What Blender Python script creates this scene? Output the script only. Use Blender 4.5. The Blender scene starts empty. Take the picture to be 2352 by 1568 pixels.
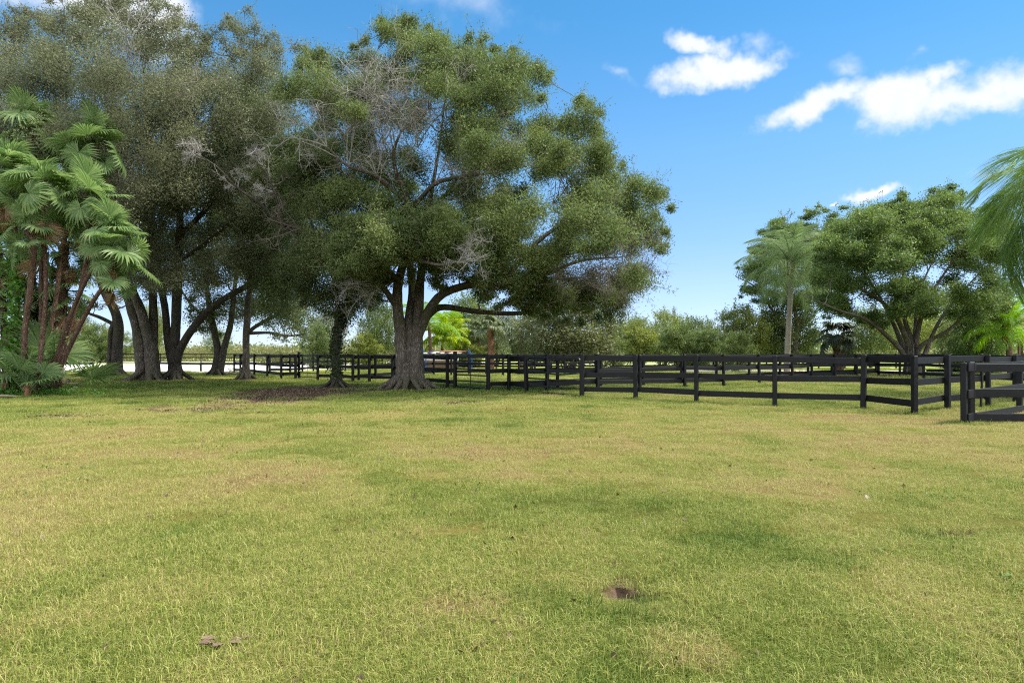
import bpy, math, random
import numpy as np
from mathutils import Vector, Matrix, Euler

random.seed(5)
rng = np.random.default_rng(11)
R = math.radians
scene = bpy.context.scene
COL = scene.collection
EYE, F, CX, HZ = 1.37, 1568.0, 1176.0, 810.6      # eye height and lens, measured from the fence posts


def P(u, v, d):
    return np.array([(u - CX) / F * d, d, EYE - (v - HZ) / F * d])


def G(u, v):
    d = EYE * F / (v - HZ)
    return np.array([(u - CX) / F * d, d, 0.0])


# ------------------------------------------------------------------ scene helpers
def tag(o, label=None, cat=None, group=None, kind=None):
    if label: o['label'] = label
    if cat: o['category'] = cat
    if group: o['group'] = group
    if kind: o['kind'] = kind
    return o


def empty(name, loc=(0, 0, 0), rz=0.0, label=None, cat=None, group=None):
    o = bpy.data.objects.new(name, None)
    o.location = loc
    o.rotation_euler = (0, 0, rz)
    COL.objects.link(o)
    return tag(o, label, cat, group)


def mesh_data(name, V, faces, mat=None, smooth=False, attrs=None):
    """faces: list of integer arrays (n,3) or (n,4); attrs: {name: per-face float array}"""
    V = np.asarray(V, dtype=np.float32)
    me = bpy.data.meshes.new(name)
    faces = [np.asarray(f, dtype=np.int32) for f in faces if len(f)]
    nf = sum(len(f) for f in faces)
    nl = sum(f.size for f in faces)
    me.vertices.add(len(V))
    me.vertices.foreach_set('co', V.ravel())
    me.loops.add(nl)
    me.loops.foreach_set('vertex_index', np.concatenate([f.ravel() for f in faces]))
    me.polygons.add(nf)
    tot = np.concatenate([np.full(len(f), f.shape[1], np.int32) for f in faces])
    st = np.concatenate([[0], np.cumsum(tot)[:-1]]).astype(np.int32)
    me.polygons.foreach_set('loop_start', st)
    me.polygons.foreach_set('loop_total', tot)
    me.polygons.foreach_set('use_smooth', np.full(nf, bool(smooth)))
    me.update(calc_edges=True)
    for k, a in (attrs or {}).items():
        at = me.attributes.new(k, 'FLOAT', 'FACE')
        at.data.foreach_set('value', np.asarray(a, np.float32))
    if mat: me.materials.append(mat)
    return me


def link(name, me, parent=None, loc=None):
    o = bpy.data.objects.new(name, me)
    COL.objects.link(o)
    if parent is not None: o.parent = parent
    if loc is not None: o.location = loc
    return o


class MB:
    """gathers pieces into one mesh"""
    def __init__(s):
        s.V, s.Fq, s.Ft, s.aq, s.at, s.n = [], [], [], [], [], 0

    def add(s, V, quads=None, tris=None, rq=None, rt=None):
        V = np.asarray(V, float)
        if quads is not None and len(quads):
            q = np.asarray(quads, int)
            s.Fq.append(q + s.n)
            s.aq.append(np.full(len(q), rng.random()) if rq is None else np.asarray(rq, float))
        if tris is not None and len(tris):
            t = np.asarray(tris, int)
            s.Ft.append(t + s.n)
            s.at.append(np.full(len(t), rng.random()) if rt is None else np.asarray(rt, float))
        s.V.append(V)
        s.n += len(V)

    def data(s, name, mat, smooth=False):
        fs, at = [], []
        if s.Fq:
            fs.append(np.concatenate(s.Fq)); at.append(np.concatenate(s.aq))
        if s.Ft:
            fs.append(np.concatenate(s.Ft)); at.append(np.concatenate(s.at))
        return mesh_data(name, np.concatenate(s.V), fs, mat, smooth, {'rnd': np.concatenate(at)})

    def build(s, name, mat, parent=None, smooth=False, loc=None):
        return link(name, s.data(name, mat, smooth), parent, loc)

    def box(s, c, size, M=None, bevel=0.0):
        x, y, z = np.array(size) / 2
        b = min(bevel, x * .9, y * .9, z * .9)
        if b <= 0:
            V = np.array([[sx * x, sy * y, sz * z] for sz in (-1, 1) for sy in (-1, 1) for sx in (-1, 1)])
            q = [[0, 2, 3, 1], [4, 5, 7, 6], [0, 1, 5, 4], [2, 6, 7, 3], [0, 4, 6, 2], [1, 3, 7, 5]]
            t = None
        else:
            V, idx = [], {}
            for sx in (-1, 1):
                for sy in (-1, 1):
                    for sz in (-1, 1):
                        for a in range(3):
                            p = [sx * (x - b), sy * (y - b), sz * (z - b)]
                            p[a] = (sx, sy, sz)[a] * (x, y, z)[a]
                            idx[(sx, sy, sz, a)] = len(V); V.append(p)
            q, t = [], []
            for a in range(3):
                o1, o2 = (a + 1) % 3, (a + 2) % 3
                for sg in (-1, 1):
                    ring = []
                    for s1, s2 in ((-1, -1), (1, -1), (1, 1), (-1, 1)):
                        k = [0, 0, 0]; k[a] = sg; k[o1] = s1; k[o2] = s2
                        ring.append(idx[(k[0], k[1], k[2], a)])
                    q.append(ring if sg > 0 else ring[::-1])
            for a in range(3):                       # edges along axis a
                o1, o2 = (a + 1) % 3, (a + 2) % 3
                for s1 in (-1, 1):
                    for s2 in (-1, 1):
                        def k(sa, f):
                            v = [0, 0, 0]; v[a] = sa; v[o1] = s1; v[o2] = s2
                            return idx[(v[0], v[1], v[2], f)]
                        r = [k(-1, o1), k(1, o1), k(1, o2), k(-1, o2)]
                        q.append(r if s1 * s2 < 0 else r[::-1])
            for sx in (-1, 1):
                for sy in (-1, 1):
                    for sz in (-1, 1):
                        r = [idx[(sx, sy, sz, 0)], idx[(sx, sy, sz, 1)], idx[(sx, sy, sz, 2)]]
                        t.append(r if sx * sy * sz > 0 else r[::-1])
            V = np.array(V)
        if M is not None: V = V @ np.array(M).T
        s.add(V + np.asarray(c), q, t)

    def tube(s, pts, rad, sides=8, wob=0.0, cap=True, lobes=0, sub=1):
        V, q, t = tube(pts, rad, sides, wob, cap, lobes, sub)
        s.add(V, q, t)


def catmull(pts, sub):
    pts = np.asarray(pts, float)
    if sub <= 1 or len(pts) < 3: return pts
    p = np.vstack([2 * pts[0] - pts[1], pts, 2 * pts[-1] - pts[-2]])
    out = []
    for i in range(1, len(p) - 2):
        for k in range(sub):
            t = k / sub
            out.append(.5 * ((2 * p[i]) + (-p[i - 1] + p[i + 1]) * t + (2 * p[i - 1] - 5 * p[i] + 4 * p[i + 1] - p[i + 2]) * t * t
                             + (-p[i - 1] + 3 * p[i] - 3 * p[i + 1] + p[i + 2]) * t ** 3))
    out.append(pts[-1])
    return np.array(out)


def tube(pts, rad, sides=8, wob=0.0, cap=True, lobes=0, sub=1):
    pts = np.asarray(pts, float)
    rad = np.full(len(pts), rad) if np.isscalar(rad) else np.asarray(rad, float)
    if sub > 1 and len(pts) > 2:
        rad = catmull(np.c_[rad, rad, rad], sub)[:, 0]
        pts = catmull(pts, sub)
    rad = np.maximum(rad, .0008)
    n = len(pts)
    T = np.gradient(pts, axis=0)
    T /= np.linalg.norm(T, axis=1)[:, None] + 1e-9
    ref = np.array([1., 0, 0]) if abs(T[0][0]) < .9 else np.array([0, 1., 0])
    A = np.zeros_like(pts)
    a = ref - T[0] * ref.dot(T[0]); a /= np.linalg.norm(a)
    for i in range(n):
        a = a - T[i] * a.dot(T[i]); a /= np.linalg.norm(a) + 1e-9
        A[i] = a
    B = np.cross(T, A)
    th = np.linspace(0, 2 * math.pi, sides, endpoint=False)
    rr = rad[:, None] * np.ones(sides)[None, :]
    if wob:
        ph = rng.random(4) * 6.28
        kk = np.arange(n)[:, None] * .8
        rr = rr * (1 + wob * (np.sin(2 * th[None] + kk * .5 + ph[0]) * .6 + np.sin(3 * th[None] - kk * .7 + ph[1]) * .5
                              + np.sin(5 * th[None] + kk + ph[2]) * .35) + wob * .5 * rng.normal(size=(n, sides)) * .5)
    if lobes:
        rr = rr * (1 + .1 * np.sin(lobes * th[None] + rng.random() * 6))
    V = pts[:, None] + rr[:, :, None] * (np.cos(th)[None, :, None] * A[:, None] + np.sin(th)[None, :, None] * B[:, None])
    V = V.reshape(-1, 3)
    i, j = np.meshgrid(np.arange(n - 1), np.arange(sides), indexing='ij')
    j2 = (j + 1) % sides
    q = np.stack([i * sides + j, i * sides + j2, (i + 1) * sides + j2, (i + 1) * sides + j], -1).reshape(-1, 4)
    t = None
    if cap:
        V = np.vstack([V, pts[0], pts[-1]])
        jj = np.arange(sides)
        t = np.vstack([np.c_[np.full(sides, n * sides), (jj + 1) % sides, jj],
                       np.c_[np.full(sides, n * sides + 1), (n - 1) * sides + jj, (n - 1) * sides + (jj + 1) % sides]])
    return V, q, t


# ------------------------------------------------------------------ noise in numpy
def make_noise(seed, n=256):
    tb = np.random.default_rng(seed).random((n, n))

    def f(x, y):
        x = np.asarray(x, float); y = np.asarray(y, float)
        xi = np.floor(x).astype(int); yi = np.floor(y).astype(int)
        fx = x - xi; fy = y - yi
        fx = fx * fx * (3 - 2 * fx); fy = fy * fy * (3 - 2 * fy)
        a = tb[xi % n, yi % n]; b = tb[(xi + 1) % n, yi % n]
        c = tb[xi % n, (yi + 1) % n]; d = tb[(xi + 1) % n, (yi + 1) % n]
        return (a * (1 - fx) + b * fx) * (1 - fy) + (c * (1 - fx) + d * fx) * fy
    return f


N1, N2, N3, N4 = (make_noise(k) for k in (1, 2, 3, 4))


def fbm(f, x, y, o=4):
    s, a, t = 0, 1, 0
    for k in range(o):
        s = s + a * f(x * 2 ** k + 7.3 * k, y * 2 ** k + 3.1 * k); t += a; a *= .55
    return s / t


# ------------------------------------------------------------------ materials
def new_mat(name):
    m = bpy.data.materials.new(name)
    m.use_nodes = True
    nt = m.node_tree
    nt.nodes.clear()
    return m, nt, nt.nodes, nt.links


def ramp(nodes, stops, interp='LINEAR'):
    r = nodes.new('ShaderNodeValToRGB')
    cr = r.color_ramp
    cr.interpolation = interp
    while len(cr.elements) < len(stops): cr.elements.new(0.5)
    for e, (p, c) in zip(cr.elements, stops):
        e.position = p
        e.color = (*c, 1)
    return r


def noise_node(nodes, links, scale, detail=4, vec=None, rough=.55):
    n = nodes.new('ShaderNodeTexNoise')
    n.inputs['Scale'].default_value = scale
    n.inputs['Detail'].default_value = detail
    n.inputs['Roughness'].default_value = rough
    if vec is not None: links.new(vec, n.inputs['Vector'])
    return n


def math_node(nodes, links, op, a, b=None, c=None, clamp=False):
    n = nodes.new('ShaderNodeMath'); n.operation = op; n.use_clamp = clamp
    for k, x in enumerate((a, b, c)):
        if x is None: continue
        if isinstance(x, (int, float)): n.inputs[k].default_value = x
        else: links.new(x, n.inputs[k])
    return n.outputs[0]


def leaf_mat(name, stops, trans=.3, rough=.45, spec=.35, pos_amt=.35, pos_scale=.5):
    m, nt, N, L = new_mat(name)
    at = N.new('ShaderNodeAttribute'); at.attribute_name = 'rnd'
    geo = N.new('ShaderNodeNewGeometry')
    ns = noise_node(N, L, pos_scale, 2, geo.outputs['Position'])
    a = math_node(N, L, 'SUBTRACT', ns.outputs['Fac'], .5)
    f = math_node(N, L, 'MULTIPLY_ADD', a, pos_amt * 2, at.outputs['Fac'], clamp=True)
    r = ramp(N, stops); L.new(f, r.inputs[0])
    p = N.new('ShaderNodeBsdfPrincipled')
    L.new(r.outputs[0], p.inputs['Base Color'])
    p.inputs['Roughness'].default_value = rough
    p.inputs['Specular IOR Level'].default_value = spec
    t = N.new('ShaderNodeBsdfTranslucent')
    hs = N.new('ShaderNodeHueSaturation'); hs.inputs['Saturation'].default_value = 1.15; hs.inputs['Value'].default_value = 1.55
    hs.inputs['Hue'].default_value = .497
    L.new(r.outputs[0], hs.inputs['Color']); L.new(hs.outputs[0], t.inputs['Color'])
    mx = N.new('ShaderNodeMixShader'); mx.inputs[0].default_value = trans
    L.new(p.outputs[0], mx.inputs[1]); L.new(t.outputs[0], mx.inputs[2])
    o = N.new('ShaderNodeOutputMaterial'); L.new(mx.outputs[0], o.inputs[0])
    return m


def bark_mat(name, c0, c1, c2, scale=9, stretch=.22, bump=.6, moss=None):
    m, nt, N, L = new_mat(name)
    tc = N.new('ShaderNodeTexCoord')
    mp = N.new('ShaderNodeMapping'); mp.inputs['Scale'].default_value = (1, 1, stretch)
    L.new(tc.outputs['Object'], mp.inputs[0])
    n1 = noise_node(N, L, scale, 6, mp.outputs[0], .65)
    vo = N.new('ShaderNodeTexVoronoi'); vo.feature = 'DISTANCE_TO_EDGE'; vo.inputs['Scale'].default_value = scale * 1.8
    wv = N.new('ShaderNodeMixRGB'); wv.inputs[0].default_value = .12
    L.new(mp.outputs[0], wv.inputs[1]); L.new(n1.outputs['Color'], wv.inputs[2]); L.new(wv.outputs[0], vo.inputs['Vector'])
    n2 = noise_node(N, L, 1.6, 4, tc.outputs['Object'])
    cr = ramp(N, [(.3, c0), (.55, c1), (.8, c2)])
    h = math_node(N, L, 'MULTIPLY', vo.outputs['Distance'], 2.2, clamp=True)
    hh = math_node(N, L, 'MULTIPLY_ADD', n1.outputs['Fac'], .6, h)
    f = math_node(N, L, 'MULTIPLY_ADD', n2.outputs['Fac'], .5, math_node(N, L, 'MULTIPLY', hh, .45), clamp=True)
    L.new(f, cr.inputs[0])
    col = cr.outputs[0]
    if moss:
        n3 = noise_node(N, L, .9, 5, tc.outputs['Object'])
        mr = ramp(N, [(.46, (0, 0, 0)), (.62, (1, 1, 1))]); L.new(n3.outputs['Fac'], mr.inputs[0])
        mm = N.new('ShaderNodeMixRGB'); L.new(math_node(N, L, 'MULTIPLY', mr.outputs[0], .55), mm.inputs[0])
        L.new(col, mm.inputs[1]); mm.inputs[2].default_value = (*moss, 1)
        col = mm.outputs[0]
    p = N.new('ShaderNodeBsdfPrincipled'); L.new(col, p.inputs['Base Color'])
    p.inputs['Roughness'].default_value = .9; p.inputs['Specular IOR Level'].default_value = .2
    bp = N.new('ShaderNodeBump'); bp.inputs['Strength'].default_value = bump; bp.inputs['Distance'].default_value = .05
    L.new(hh, bp.inputs['Height']); L.new(bp.outputs[0], p.inputs['Normal'])
    o = N.new('ShaderNodeOutputMaterial'); L.new(p.outputs[0], o.inputs[0])
    return m


def plain_mat(name, c0, c1, rough=.6, scale=12, bump=.15, stretch=(1, 1, 1), spec=.3, metal=0):
    m, nt, N, L = new_mat(name)
    tc = N.new('ShaderNodeTexCoord')
    mp = N.new('ShaderNodeMapping'); mp.inputs['Scale'].default_value = stretch
    L.new(tc.outputs['Object'], mp.inputs[0])
    n1 = noise_node(N, L, scale, 6, mp.outputs[0], .65)
    cr = ramp(N, [(.3, c0), (.72, c1)]); L.new(n1.outputs['Fac'], cr.inputs[0])
    p = N.new('ShaderNodeBsdfPrincipled'); L.new(cr.outputs[0], p.inputs['Base Color'])
    p.inputs['Roughness'].default_value = rough; p.inputs['Specular IOR Level'].default_value = spec
    p.inputs['Metallic'].default_value = metal
    if bump:
        bp = N.new('ShaderNodeBump'); bp.inputs['Strength'].default_value = bump; bp.inputs['Distance'].default_value = .02
        L.new(n1.outputs['Fac'], bp.inputs['Height']); L.new(bp.outputs[0], p.inputs['Normal'])
    o = N.new('ShaderNodeOutputMaterial'); L.new(p.outputs[0], o.inputs[0])
    return m


M = {}
M['oak'] = leaf_mat('oak_leaf', [(0, (.075, .095, .034)), (.45, (.118, .16, .058)), (.8, (.178, .215, .076)), (1, (.235, .25, .095))], .38, rough=.5, spec=.16, pos_amt=.45, pos_scale=.45)
M['oak_grey'] = leaf_mat('grey_oak_leaf', [(0, (.088, .102, .058)), (.5, (.14, .155, .086)), (.85, (.19, .2, .115)), (1, (.25, .25, .12))], .42, spec=.16, pos_amt=.45, rough=.42)
M['oak_dark'] = leaf_mat('dark_oak_leaf', [(0, (.06, .08, .034)), (.5, (.1, .128, .052)), (1, (.155, .18, .072))], .42, spec=.16)
M['ficus'] = leaf_mat('ficus_leaf', [(0, (.06, .092, .03)), (.5, (.11, .16, .048)), (.85, (.16, .22, .066)), (1, (.22, .27, .085))], .44, spec=.2)
M['hedge'] = leaf_mat('hedge_leaf', [(0, (.06, .088, .026)), (.5, (.12, .165, .048)), (1, (.2, .24, .075))], .42)
M['hedge_yellow'] = leaf_mat('yellow_hedge_leaf', [(0, (.10, .125, .026)), (.5, (.17, .205, .045)), (1, (.26, .29, .075))], .42)
M['hedge_grey'] = leaf_mat('grey_hedge_leaf', [(0, (.075, .088, .046)), (.5, (.13, .15, .075)), (1, (.2, .215, .115))], .38)
M['buttonwood'] = leaf_mat('pale_leaf', [(0, (.07, .082, .035)), (.55, (.125, .14, .058)), (.82, (.18, .19, .085)), (.92, (.34, .32, .19)), (1, (.42, .4, .26))], .38, pos_amt=.2)
M['bright'] = leaf_mat('bright_leaf', [(0, (.12, .2, .015)), (.5, (.25, .345, .025)), (1, (.42, .47, .045))], .45)
M['ivy'] = leaf_mat('ivy_leaf', [(0, (.018, .032, .012)), (.5, (.035, .06, .018)), (1, (.07, .10, .025))], .2)
M['vine'] = leaf_mat('vine_leaf', [(0, (.05, .12, .02)), (.5, (.08, .19, .03)), (1, (.13, .26, .04))], .35)
M['fan'] = leaf_mat('fan_palm_leaf', [(0, (.07, .14, .045)), (.5, (.148, .22, .08)), (1, (.23, .31, .125))], .4, rough=.45, spec=.22, pos_amt=.15)
M['fan_dead'] = leaf_mat('dead_fan_leaf', [(0, (.14, .09, .045)), (.5, (.24, .16, .08)), (1, (.34, .25, .14))], .2, pos_amt=.1)
M['fan_dark'] = leaf_mat('dark_fan_leaf', [(0, (.022, .034, .014)), (.5, (.04, .058, .024)), (1, (.07, .09, .038))], .2)
M['sabal'] = leaf_mat('sabal_leaf', [(0, (.07, .09, .04)), (.5, (.12, .15, .07)), (1, (.2, .23, .11))], .25)
M['queen'] = leaf_mat('queen_palm_leaf', [(0, (.095, .14, .06)), (.5, (.15, .21, .09)), (1, (.22, .285, .13))], .42, rough=.5, spec=.2)
M['queen_light'] = leaf_mat('light_queen_palm_leaf', [(0, (.08, .14, .035)), (.5, (.135, .215, .055)), (1, (.21, .295, .09))], .42, rough=.55, spec=.15)
M['queen_young'] = leaf_mat('young_palm_leaf', [(0, (.10, .22, .02)), (.5, (.18, .33, .03)), (1, (.28, .42, .05))], .4)
M['weed'] = leaf_mat('weed_leaf', [(0, (.10, .12, .035)), (.5, (.17, .18, .06)), (.8, (.24, .22, .09)), (1, (.3, .24, .13))], .3, pos_scale=.12)
M['litter'] = leaf_mat('litter_leaf', [(0, (.06, .037, .021)), (.5, (.105, .066, .038)), (1, (.18, .125, .075))], .05, pos_amt=.2)
M['bark'] = bark_mat('oak_bark', (.058, .048, .038), (.14, .118, .096), (.26, .225, .19), 9, .25, .8, moss=(.07, .075, .03))
M['bark_dark'] = bark_mat('dark_oak_bark', (.032, .026, .022), (.08, .066, .055), (.15, .128, .108), 11, .25, .9, moss=(.085, .09, .055))
M['bark_pale'] = bark_mat('pale_bark', (.10, .085, .065), (.2, .175, .14), (.32, .29, .25), 7, .4, .4)
M['twig'] = plain_mat('grey_dead_twig', (.19, .178, .158), (.35, .335, .305), .9, 6, 0)
M['twig_brown'] = plain_mat('brown_twig', (.10, .085, .068), (.2, .17, .14), .9, 6, 0)
M['palm_trunk'] = bark_mat('fibrous_palm_trunk', (.085, .05, .034), (.21, .125, .088), (.37, .26, .19), 14, .35, 1.0)
M['queen_trunk'] = bark_mat('ringed_palm_trunk', (.17, .15, .115), (.28, .25, .2), (.4, .37, .31), 5, 2.5, .4)
M['boot'] = plain_mat('palm_boot', (.13, .055, .025), (.26, .13, .07), .9, 15, .3)
M['petiole'] = plain_mat('palm_petiole', (.14, .18, .05), (.24, .26, .09), .5, 4, 0)
M['black_wood'] = plain_mat('black_painted_wood', (.0018, .0018, .0022), (.006, .0061, .0072), .6, 9, .35, (1, 1, 1), .28)
M['black_metal'] = plain_mat('black_painted_steel', (.006, .006, .007), (.014, .014, .015), .38, 20, .05, (1, 1, 1), .5)
M['raw_wood'] = plain_mat('weathered_timber', (.2, .14, .085), (.4, .3, .19), .85, 10, .3, (.3, 3, 3))
M['stick'] = plain_mat('dry_stick', (.2, .15, .1), (.36, .29, .21), .9, 14, .3)
M['dead_leaf'] = plain_mat('dry_brown_leaf', (.09, .055, .04), (.21, .14, .105), .75, 14, .3)
M['stone'] = plain_mat('grey_stone', (.1, .095, .085), (.22, .21, .19), .9, 20, .5)
M['white_paint'] = plain_mat('white_paint', (.6, .59, .57), (.8, .79, .77), .5, 5, 0)
M['navy_paint'] = plain_mat('navy_paint', (.03, .03, .13), (.05, .05, .2), .5, 5, 0)
M['orange_paint'] = plain_mat('orange_paint', (.5, .2, .1), (.66, .3, .17), .5, 5, 0)
M['blue_paint'] = plain_mat('blue_paint', (.02, .10, .42), (.04, .16, .55), .5, 5, 0)
M['red_paint'] = plain_mat('red_paint', (.4, .04, .03), (.55, .07, .05), .5, 5, 0)
M['shed_wood'] = plain_mat('brown_shed_board', (.10, .065, .04), (.19, .125, .08), .8, 6, .3)
M['sand'] = plain_mat('white_sand', (.52, .47, .42), (.68, .63, .58), .95, .7, .4)
M['road'] = plain_mat('pale_shell_road', (.34, .3, .28), (.5, .45, .42), .95, .8, .3)


# ------------------------------------------------------------------ world, sun, camera
SUN_EL, SUN_AZ = R(57), R(82)           # azimuth from +Y (view direction) towards +X
w = bpy.data.worlds.new('World')
scene.world = w
w.use_nodes = True
nt = w.node_tree; N = nt.nodes; L = nt.links
N.clear()
sky = N.new('ShaderNodeTexSky'); sky.sky_type = 'NISHITA'; sky.sun_disc = False
sky.sun_elevation = SUN_EL; sky.sun_rotation = SUN_AZ
sky.altitude = 0; sky.air_density = .9; sky.dust_density = 0; sky.ozone_density = 3.2
hs = N.new('ShaderNodeHueSaturation'); hs.inputs['Saturation'].default_value = 1.2; hs.inputs['Hue'].default_value = .5
gm = N.new('ShaderNodeGamma'); gm.inputs[1].default_value = .78
L.new(sky.outputs[0], gm.inputs[0]); L.new(gm.outputs[0], hs.inputs['Color'])
tc = N.new('ShaderNodeTexCoord')
sx = N.new('ShaderNodeSeparateXYZ'); L.new(tc.outputs['Generated'], sx.inputs[0])
wp = noise_node(N, L, 7, 5, tc.outputs['Generated'], .6)
ws = N.new('ShaderNodeSeparateColor'); L.new(wp.outputs['Color'], ws.inputs[0])
az = math_node(N, L, 'MULTIPLY_ADD', math_node(N, L, 'SUBTRACT', ws.outputs[0], .5), .16, math_node(N, L, 'ARCTAN2', sx.outputs[0], sx.outputs[1]))
el = math_node(N, L, 'MULTIPLY_ADD', math_node(N, L, 'SUBTRACT', ws.outputs[1], .5), .11, math_node(N, L, 'ARCSINE', sx.outputs[2]))
wn = noise_node(N, L, 11, 8, tc.outputs['Generated'], .58)
wn2 = noise_node(N, L, 34, 6, tc.outputs['Generated'], .6)
nz = math_node(N, L, 'ADD', math_node(N, L, 'MULTIPLY', math_node(N, L, 'SUBTRACT', wn.outputs['Fac'], .5), 4.2),
               math_node(N, L, 'MULTIPLY', math_node(N, L, 'SUBTRACT', wn2.outputs['Fac'], .5), 1.5))


def cloud(u, v, a, b, tilt=0, gain=1.0):
    """one cloud bank at a compass bearing and elevation, angular half-widths a, b (all measured in the photo)"""
    x, z = (u - CX) / F, (HZ - v) / F
    A, E = math.atan2(x, 1), math.atan2(z, math.hypot(x, 1))
    k = math.cos(A)
    ra, rb = a / F * k * k / math.cos(E) * 1.05, b / F * k
    da = math_node(N, L, 'MULTIPLY', math_node(N, L, 'SUBTRACT', az, A), math.cos(E))
    de = math_node(N, L, 'SUBTRACT', el, E)
    c, s = math.cos(tilt), math.sin(tilt)
    p = math_node(N, L, 'ADD', math_node(N, L, 'MULTIPLY', da, c / ra), math_node(N, L, 'MULTIPLY', de, s / ra))
    q = math_node(N, L, 'ADD', math_node(N, L, 'MULTIPLY', da, -s / rb), math_node(N, L, 'MULTIPLY', de, c / rb))
    r2 = math_node(N, L, 'ADD', math_node(N, L, 'MULTIPLY', p, p), math_node(N, L, 'MULTIPLY', q, q))
    d = math_node(N, L, 'SUBTRACT', 1.0, math_node(N, L, 'SQRT', r2))
    return math_node(N, L, 'MULTIPLY', math_node(N, L, 'MAXIMUM', d, -1.0), gain)


def combine(lst):
    o = lst[0]
    for x in lst[1:]: o = math_node(N, L, 'MAXIMUM', o, x)
    return o


dense = combine([cloud(1625, 158, 150, 42, R(4)), cloud(1590, 92, 62, 34, R(-25)), cloud(1690, 150, 85, 36),
                 cloud(1860, 262, 135, 46, R(14)), cloud(2080, 225, 170, 66, R(8)), cloud(2290, 205, 230, 78, R(2)), cloud(2200, 225, 220, 66, R(4)), cloud(2170, 175, 70, 34),
                 cloud(2040, 434, 80, 22, R(-4)), cloud(1940, 460, 30, 12),
                 cloud(200, 0, 300, 100, R(-6)), cloud(380, 20, 90, 70)])
soft = combine([cloud(1040, 5, 190, 60, R(-6)), cloud(1420, 172, 60, 18, R(-30)), cloud(1925, 178, 60, 24), cloud(1710, 85, 40, 22),
                cloud(2250, 400, 60, 20), cloud(2352, 180, 160, 60), cloud(2130, 120, 40, 18)])
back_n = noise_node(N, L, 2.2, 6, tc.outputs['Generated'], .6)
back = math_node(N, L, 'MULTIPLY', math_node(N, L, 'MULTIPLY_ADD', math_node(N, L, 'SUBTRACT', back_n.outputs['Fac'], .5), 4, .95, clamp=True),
                 math_node(N, L, 'MULTIPLY', math_node(N, L, 'SUBTRACT', .12, sx.outputs[1]), 2.2, clamp=True))  # unseen bright cloud behind the camera, added as fill light on the foliage
dd = math_node(N, L, 'MULTIPLY', math_node(N, L, 'ADD', math_node(N, L, 'MULTIPLY', dense, 2.1), nz), .58, clamp=True)
ss = math_node(N, L, 'MULTIPLY', math_node(N, L, 'ADD', soft, math_node(N, L, 'MULTIPLY', nz, .5)), .42, clamp=True)
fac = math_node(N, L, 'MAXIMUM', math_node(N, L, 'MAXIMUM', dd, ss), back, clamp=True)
sm = N.new('ShaderNodeMapRange'); sm.interpolation_type = 'SMOOTHSTEP'; L.new(fac, sm.inputs[0])
sm.inputs[4].default_value = .97
CLOUD = N.new('ShaderNodeMixRGB'); L.new(sm.outputs[0], CLOUD.inputs[0])
AIR = ramp(N, [(0, (.62, .70, .93)), (.06, (.70, .745, .95)), (.105, (.76, .78, .95)), (.28, (.68, .90, .98)), (.44, (.44, .86, .97)), (1, (.4, .82, .97))])
L.new(sx.outputs[2], AIR.inputs[0])
AM = N.new('ShaderNodeMixRGB'); AM.blend_type = 'MULTIPLY'; AM.inputs[0].default_value = 1
L.new(hs.outputs[0], AM.inputs[1]); L.new(AIR.outputs[0], AM.inputs[2])
L.new(AM.outputs[0], CLOUD.inputs[1])
cc = ramp(N, [(.0, (6.9, 7.5, 8.6)), (1, (8.8, 8.9, 9.2))]); 
cc.color_ramp.elements[0].color = (.69, .75, .86, 1); cc.color_ramp.elements[1].color = (.88, .89, .92, 1)
L.new(wn2.outputs['Fac'], cc.inputs[0])
cm = N.new('ShaderNodeVectorMath'); cm.operation = 'SCALE'; cm.inputs['Scale'].default_value = 4.3
L.new(cc.outputs[0], cm.inputs[0]); L.new(math_node(N, L, 'MULTIPLY_ADD', back, 6.0, 4.3), cm.inputs['Scale']); L.new(cm.outputs[0], CLOUD.inputs[2])  # the added rear cloud shines brighter than the visible ones
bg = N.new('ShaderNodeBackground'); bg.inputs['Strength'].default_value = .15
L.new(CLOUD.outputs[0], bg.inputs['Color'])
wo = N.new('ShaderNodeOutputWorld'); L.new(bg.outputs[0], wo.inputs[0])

sun = bpy.data.lights.new('sun', 'SUN')
sun.energy = 4.8; sun.angle = R(8); sun.color = (1, .945, .86)
so = bpy.data.objects.new('sun', sun); COL.objects.link(so)
sd = Vector((math.sin(SUN_AZ) * math.cos(SUN_EL), math.cos(SUN_AZ) * math.cos(SUN_EL), math.sin(SUN_EL)))
so.rotation_euler = sd.to_track_quat('Z', 'Y').to_euler()
so.location = sd * 60

cam = bpy.data.cameras.new('camera')
cam.lens = 24; cam.sensor_width = 36; cam.clip_end = 6000; cam.clip_start = .05
cam.shift_y = 34 / 3000
co = bpy.data.objects.new('camera', cam); COL.objects.link(co)
co.location = (0, 0, EYE); co.rotation_euler = (R(90), 0, 0)
scene.camera = co
scene.view_settings.view_transform = 'Standard'
scene.view_settings.look = 'None'
scene.view_settings.exposure = 1.0
scene.view_settings.gamma = 1
scene.render.engine = 'CYCLES'
cy = scene.cycles
cy.max_bounces = 6; cy.diffuse_bounces = 3; cy.glossy_bounces = 2; cy.transmission_bounces = 4; cy.transparent_max_bounces = 4
cy.use_adaptive_sampling = True; cy.adaptive_threshold = .004
cy.caustics_reflective = False; cy.caustics_refractive = False
cy.use_denoising = False
cy.filter_width = 1.15


# ------------------------------------------------------------------ the ground
def ell(x, y, u, v, a, b, hard=.6):
    """soft mask of a patch centred where the photo shows it; a, b = half-sizes in metres"""
    c = G(u, v)
    wob = (fbm(N3, x * 1.7, y * 1.7, 3) - .5) * 1.3
    r = np.sqrt(((x - c[0]) / a) ** 2 + ((y - c[1]) / b) ** 2) + wob
    return np.clip((1 - r) / hard, 0, 1)


TRUNKS = [(938, 893), (772, 889), (563, 871), (497, 862), (403, 872), (342, 873), (267, 862)]


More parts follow.
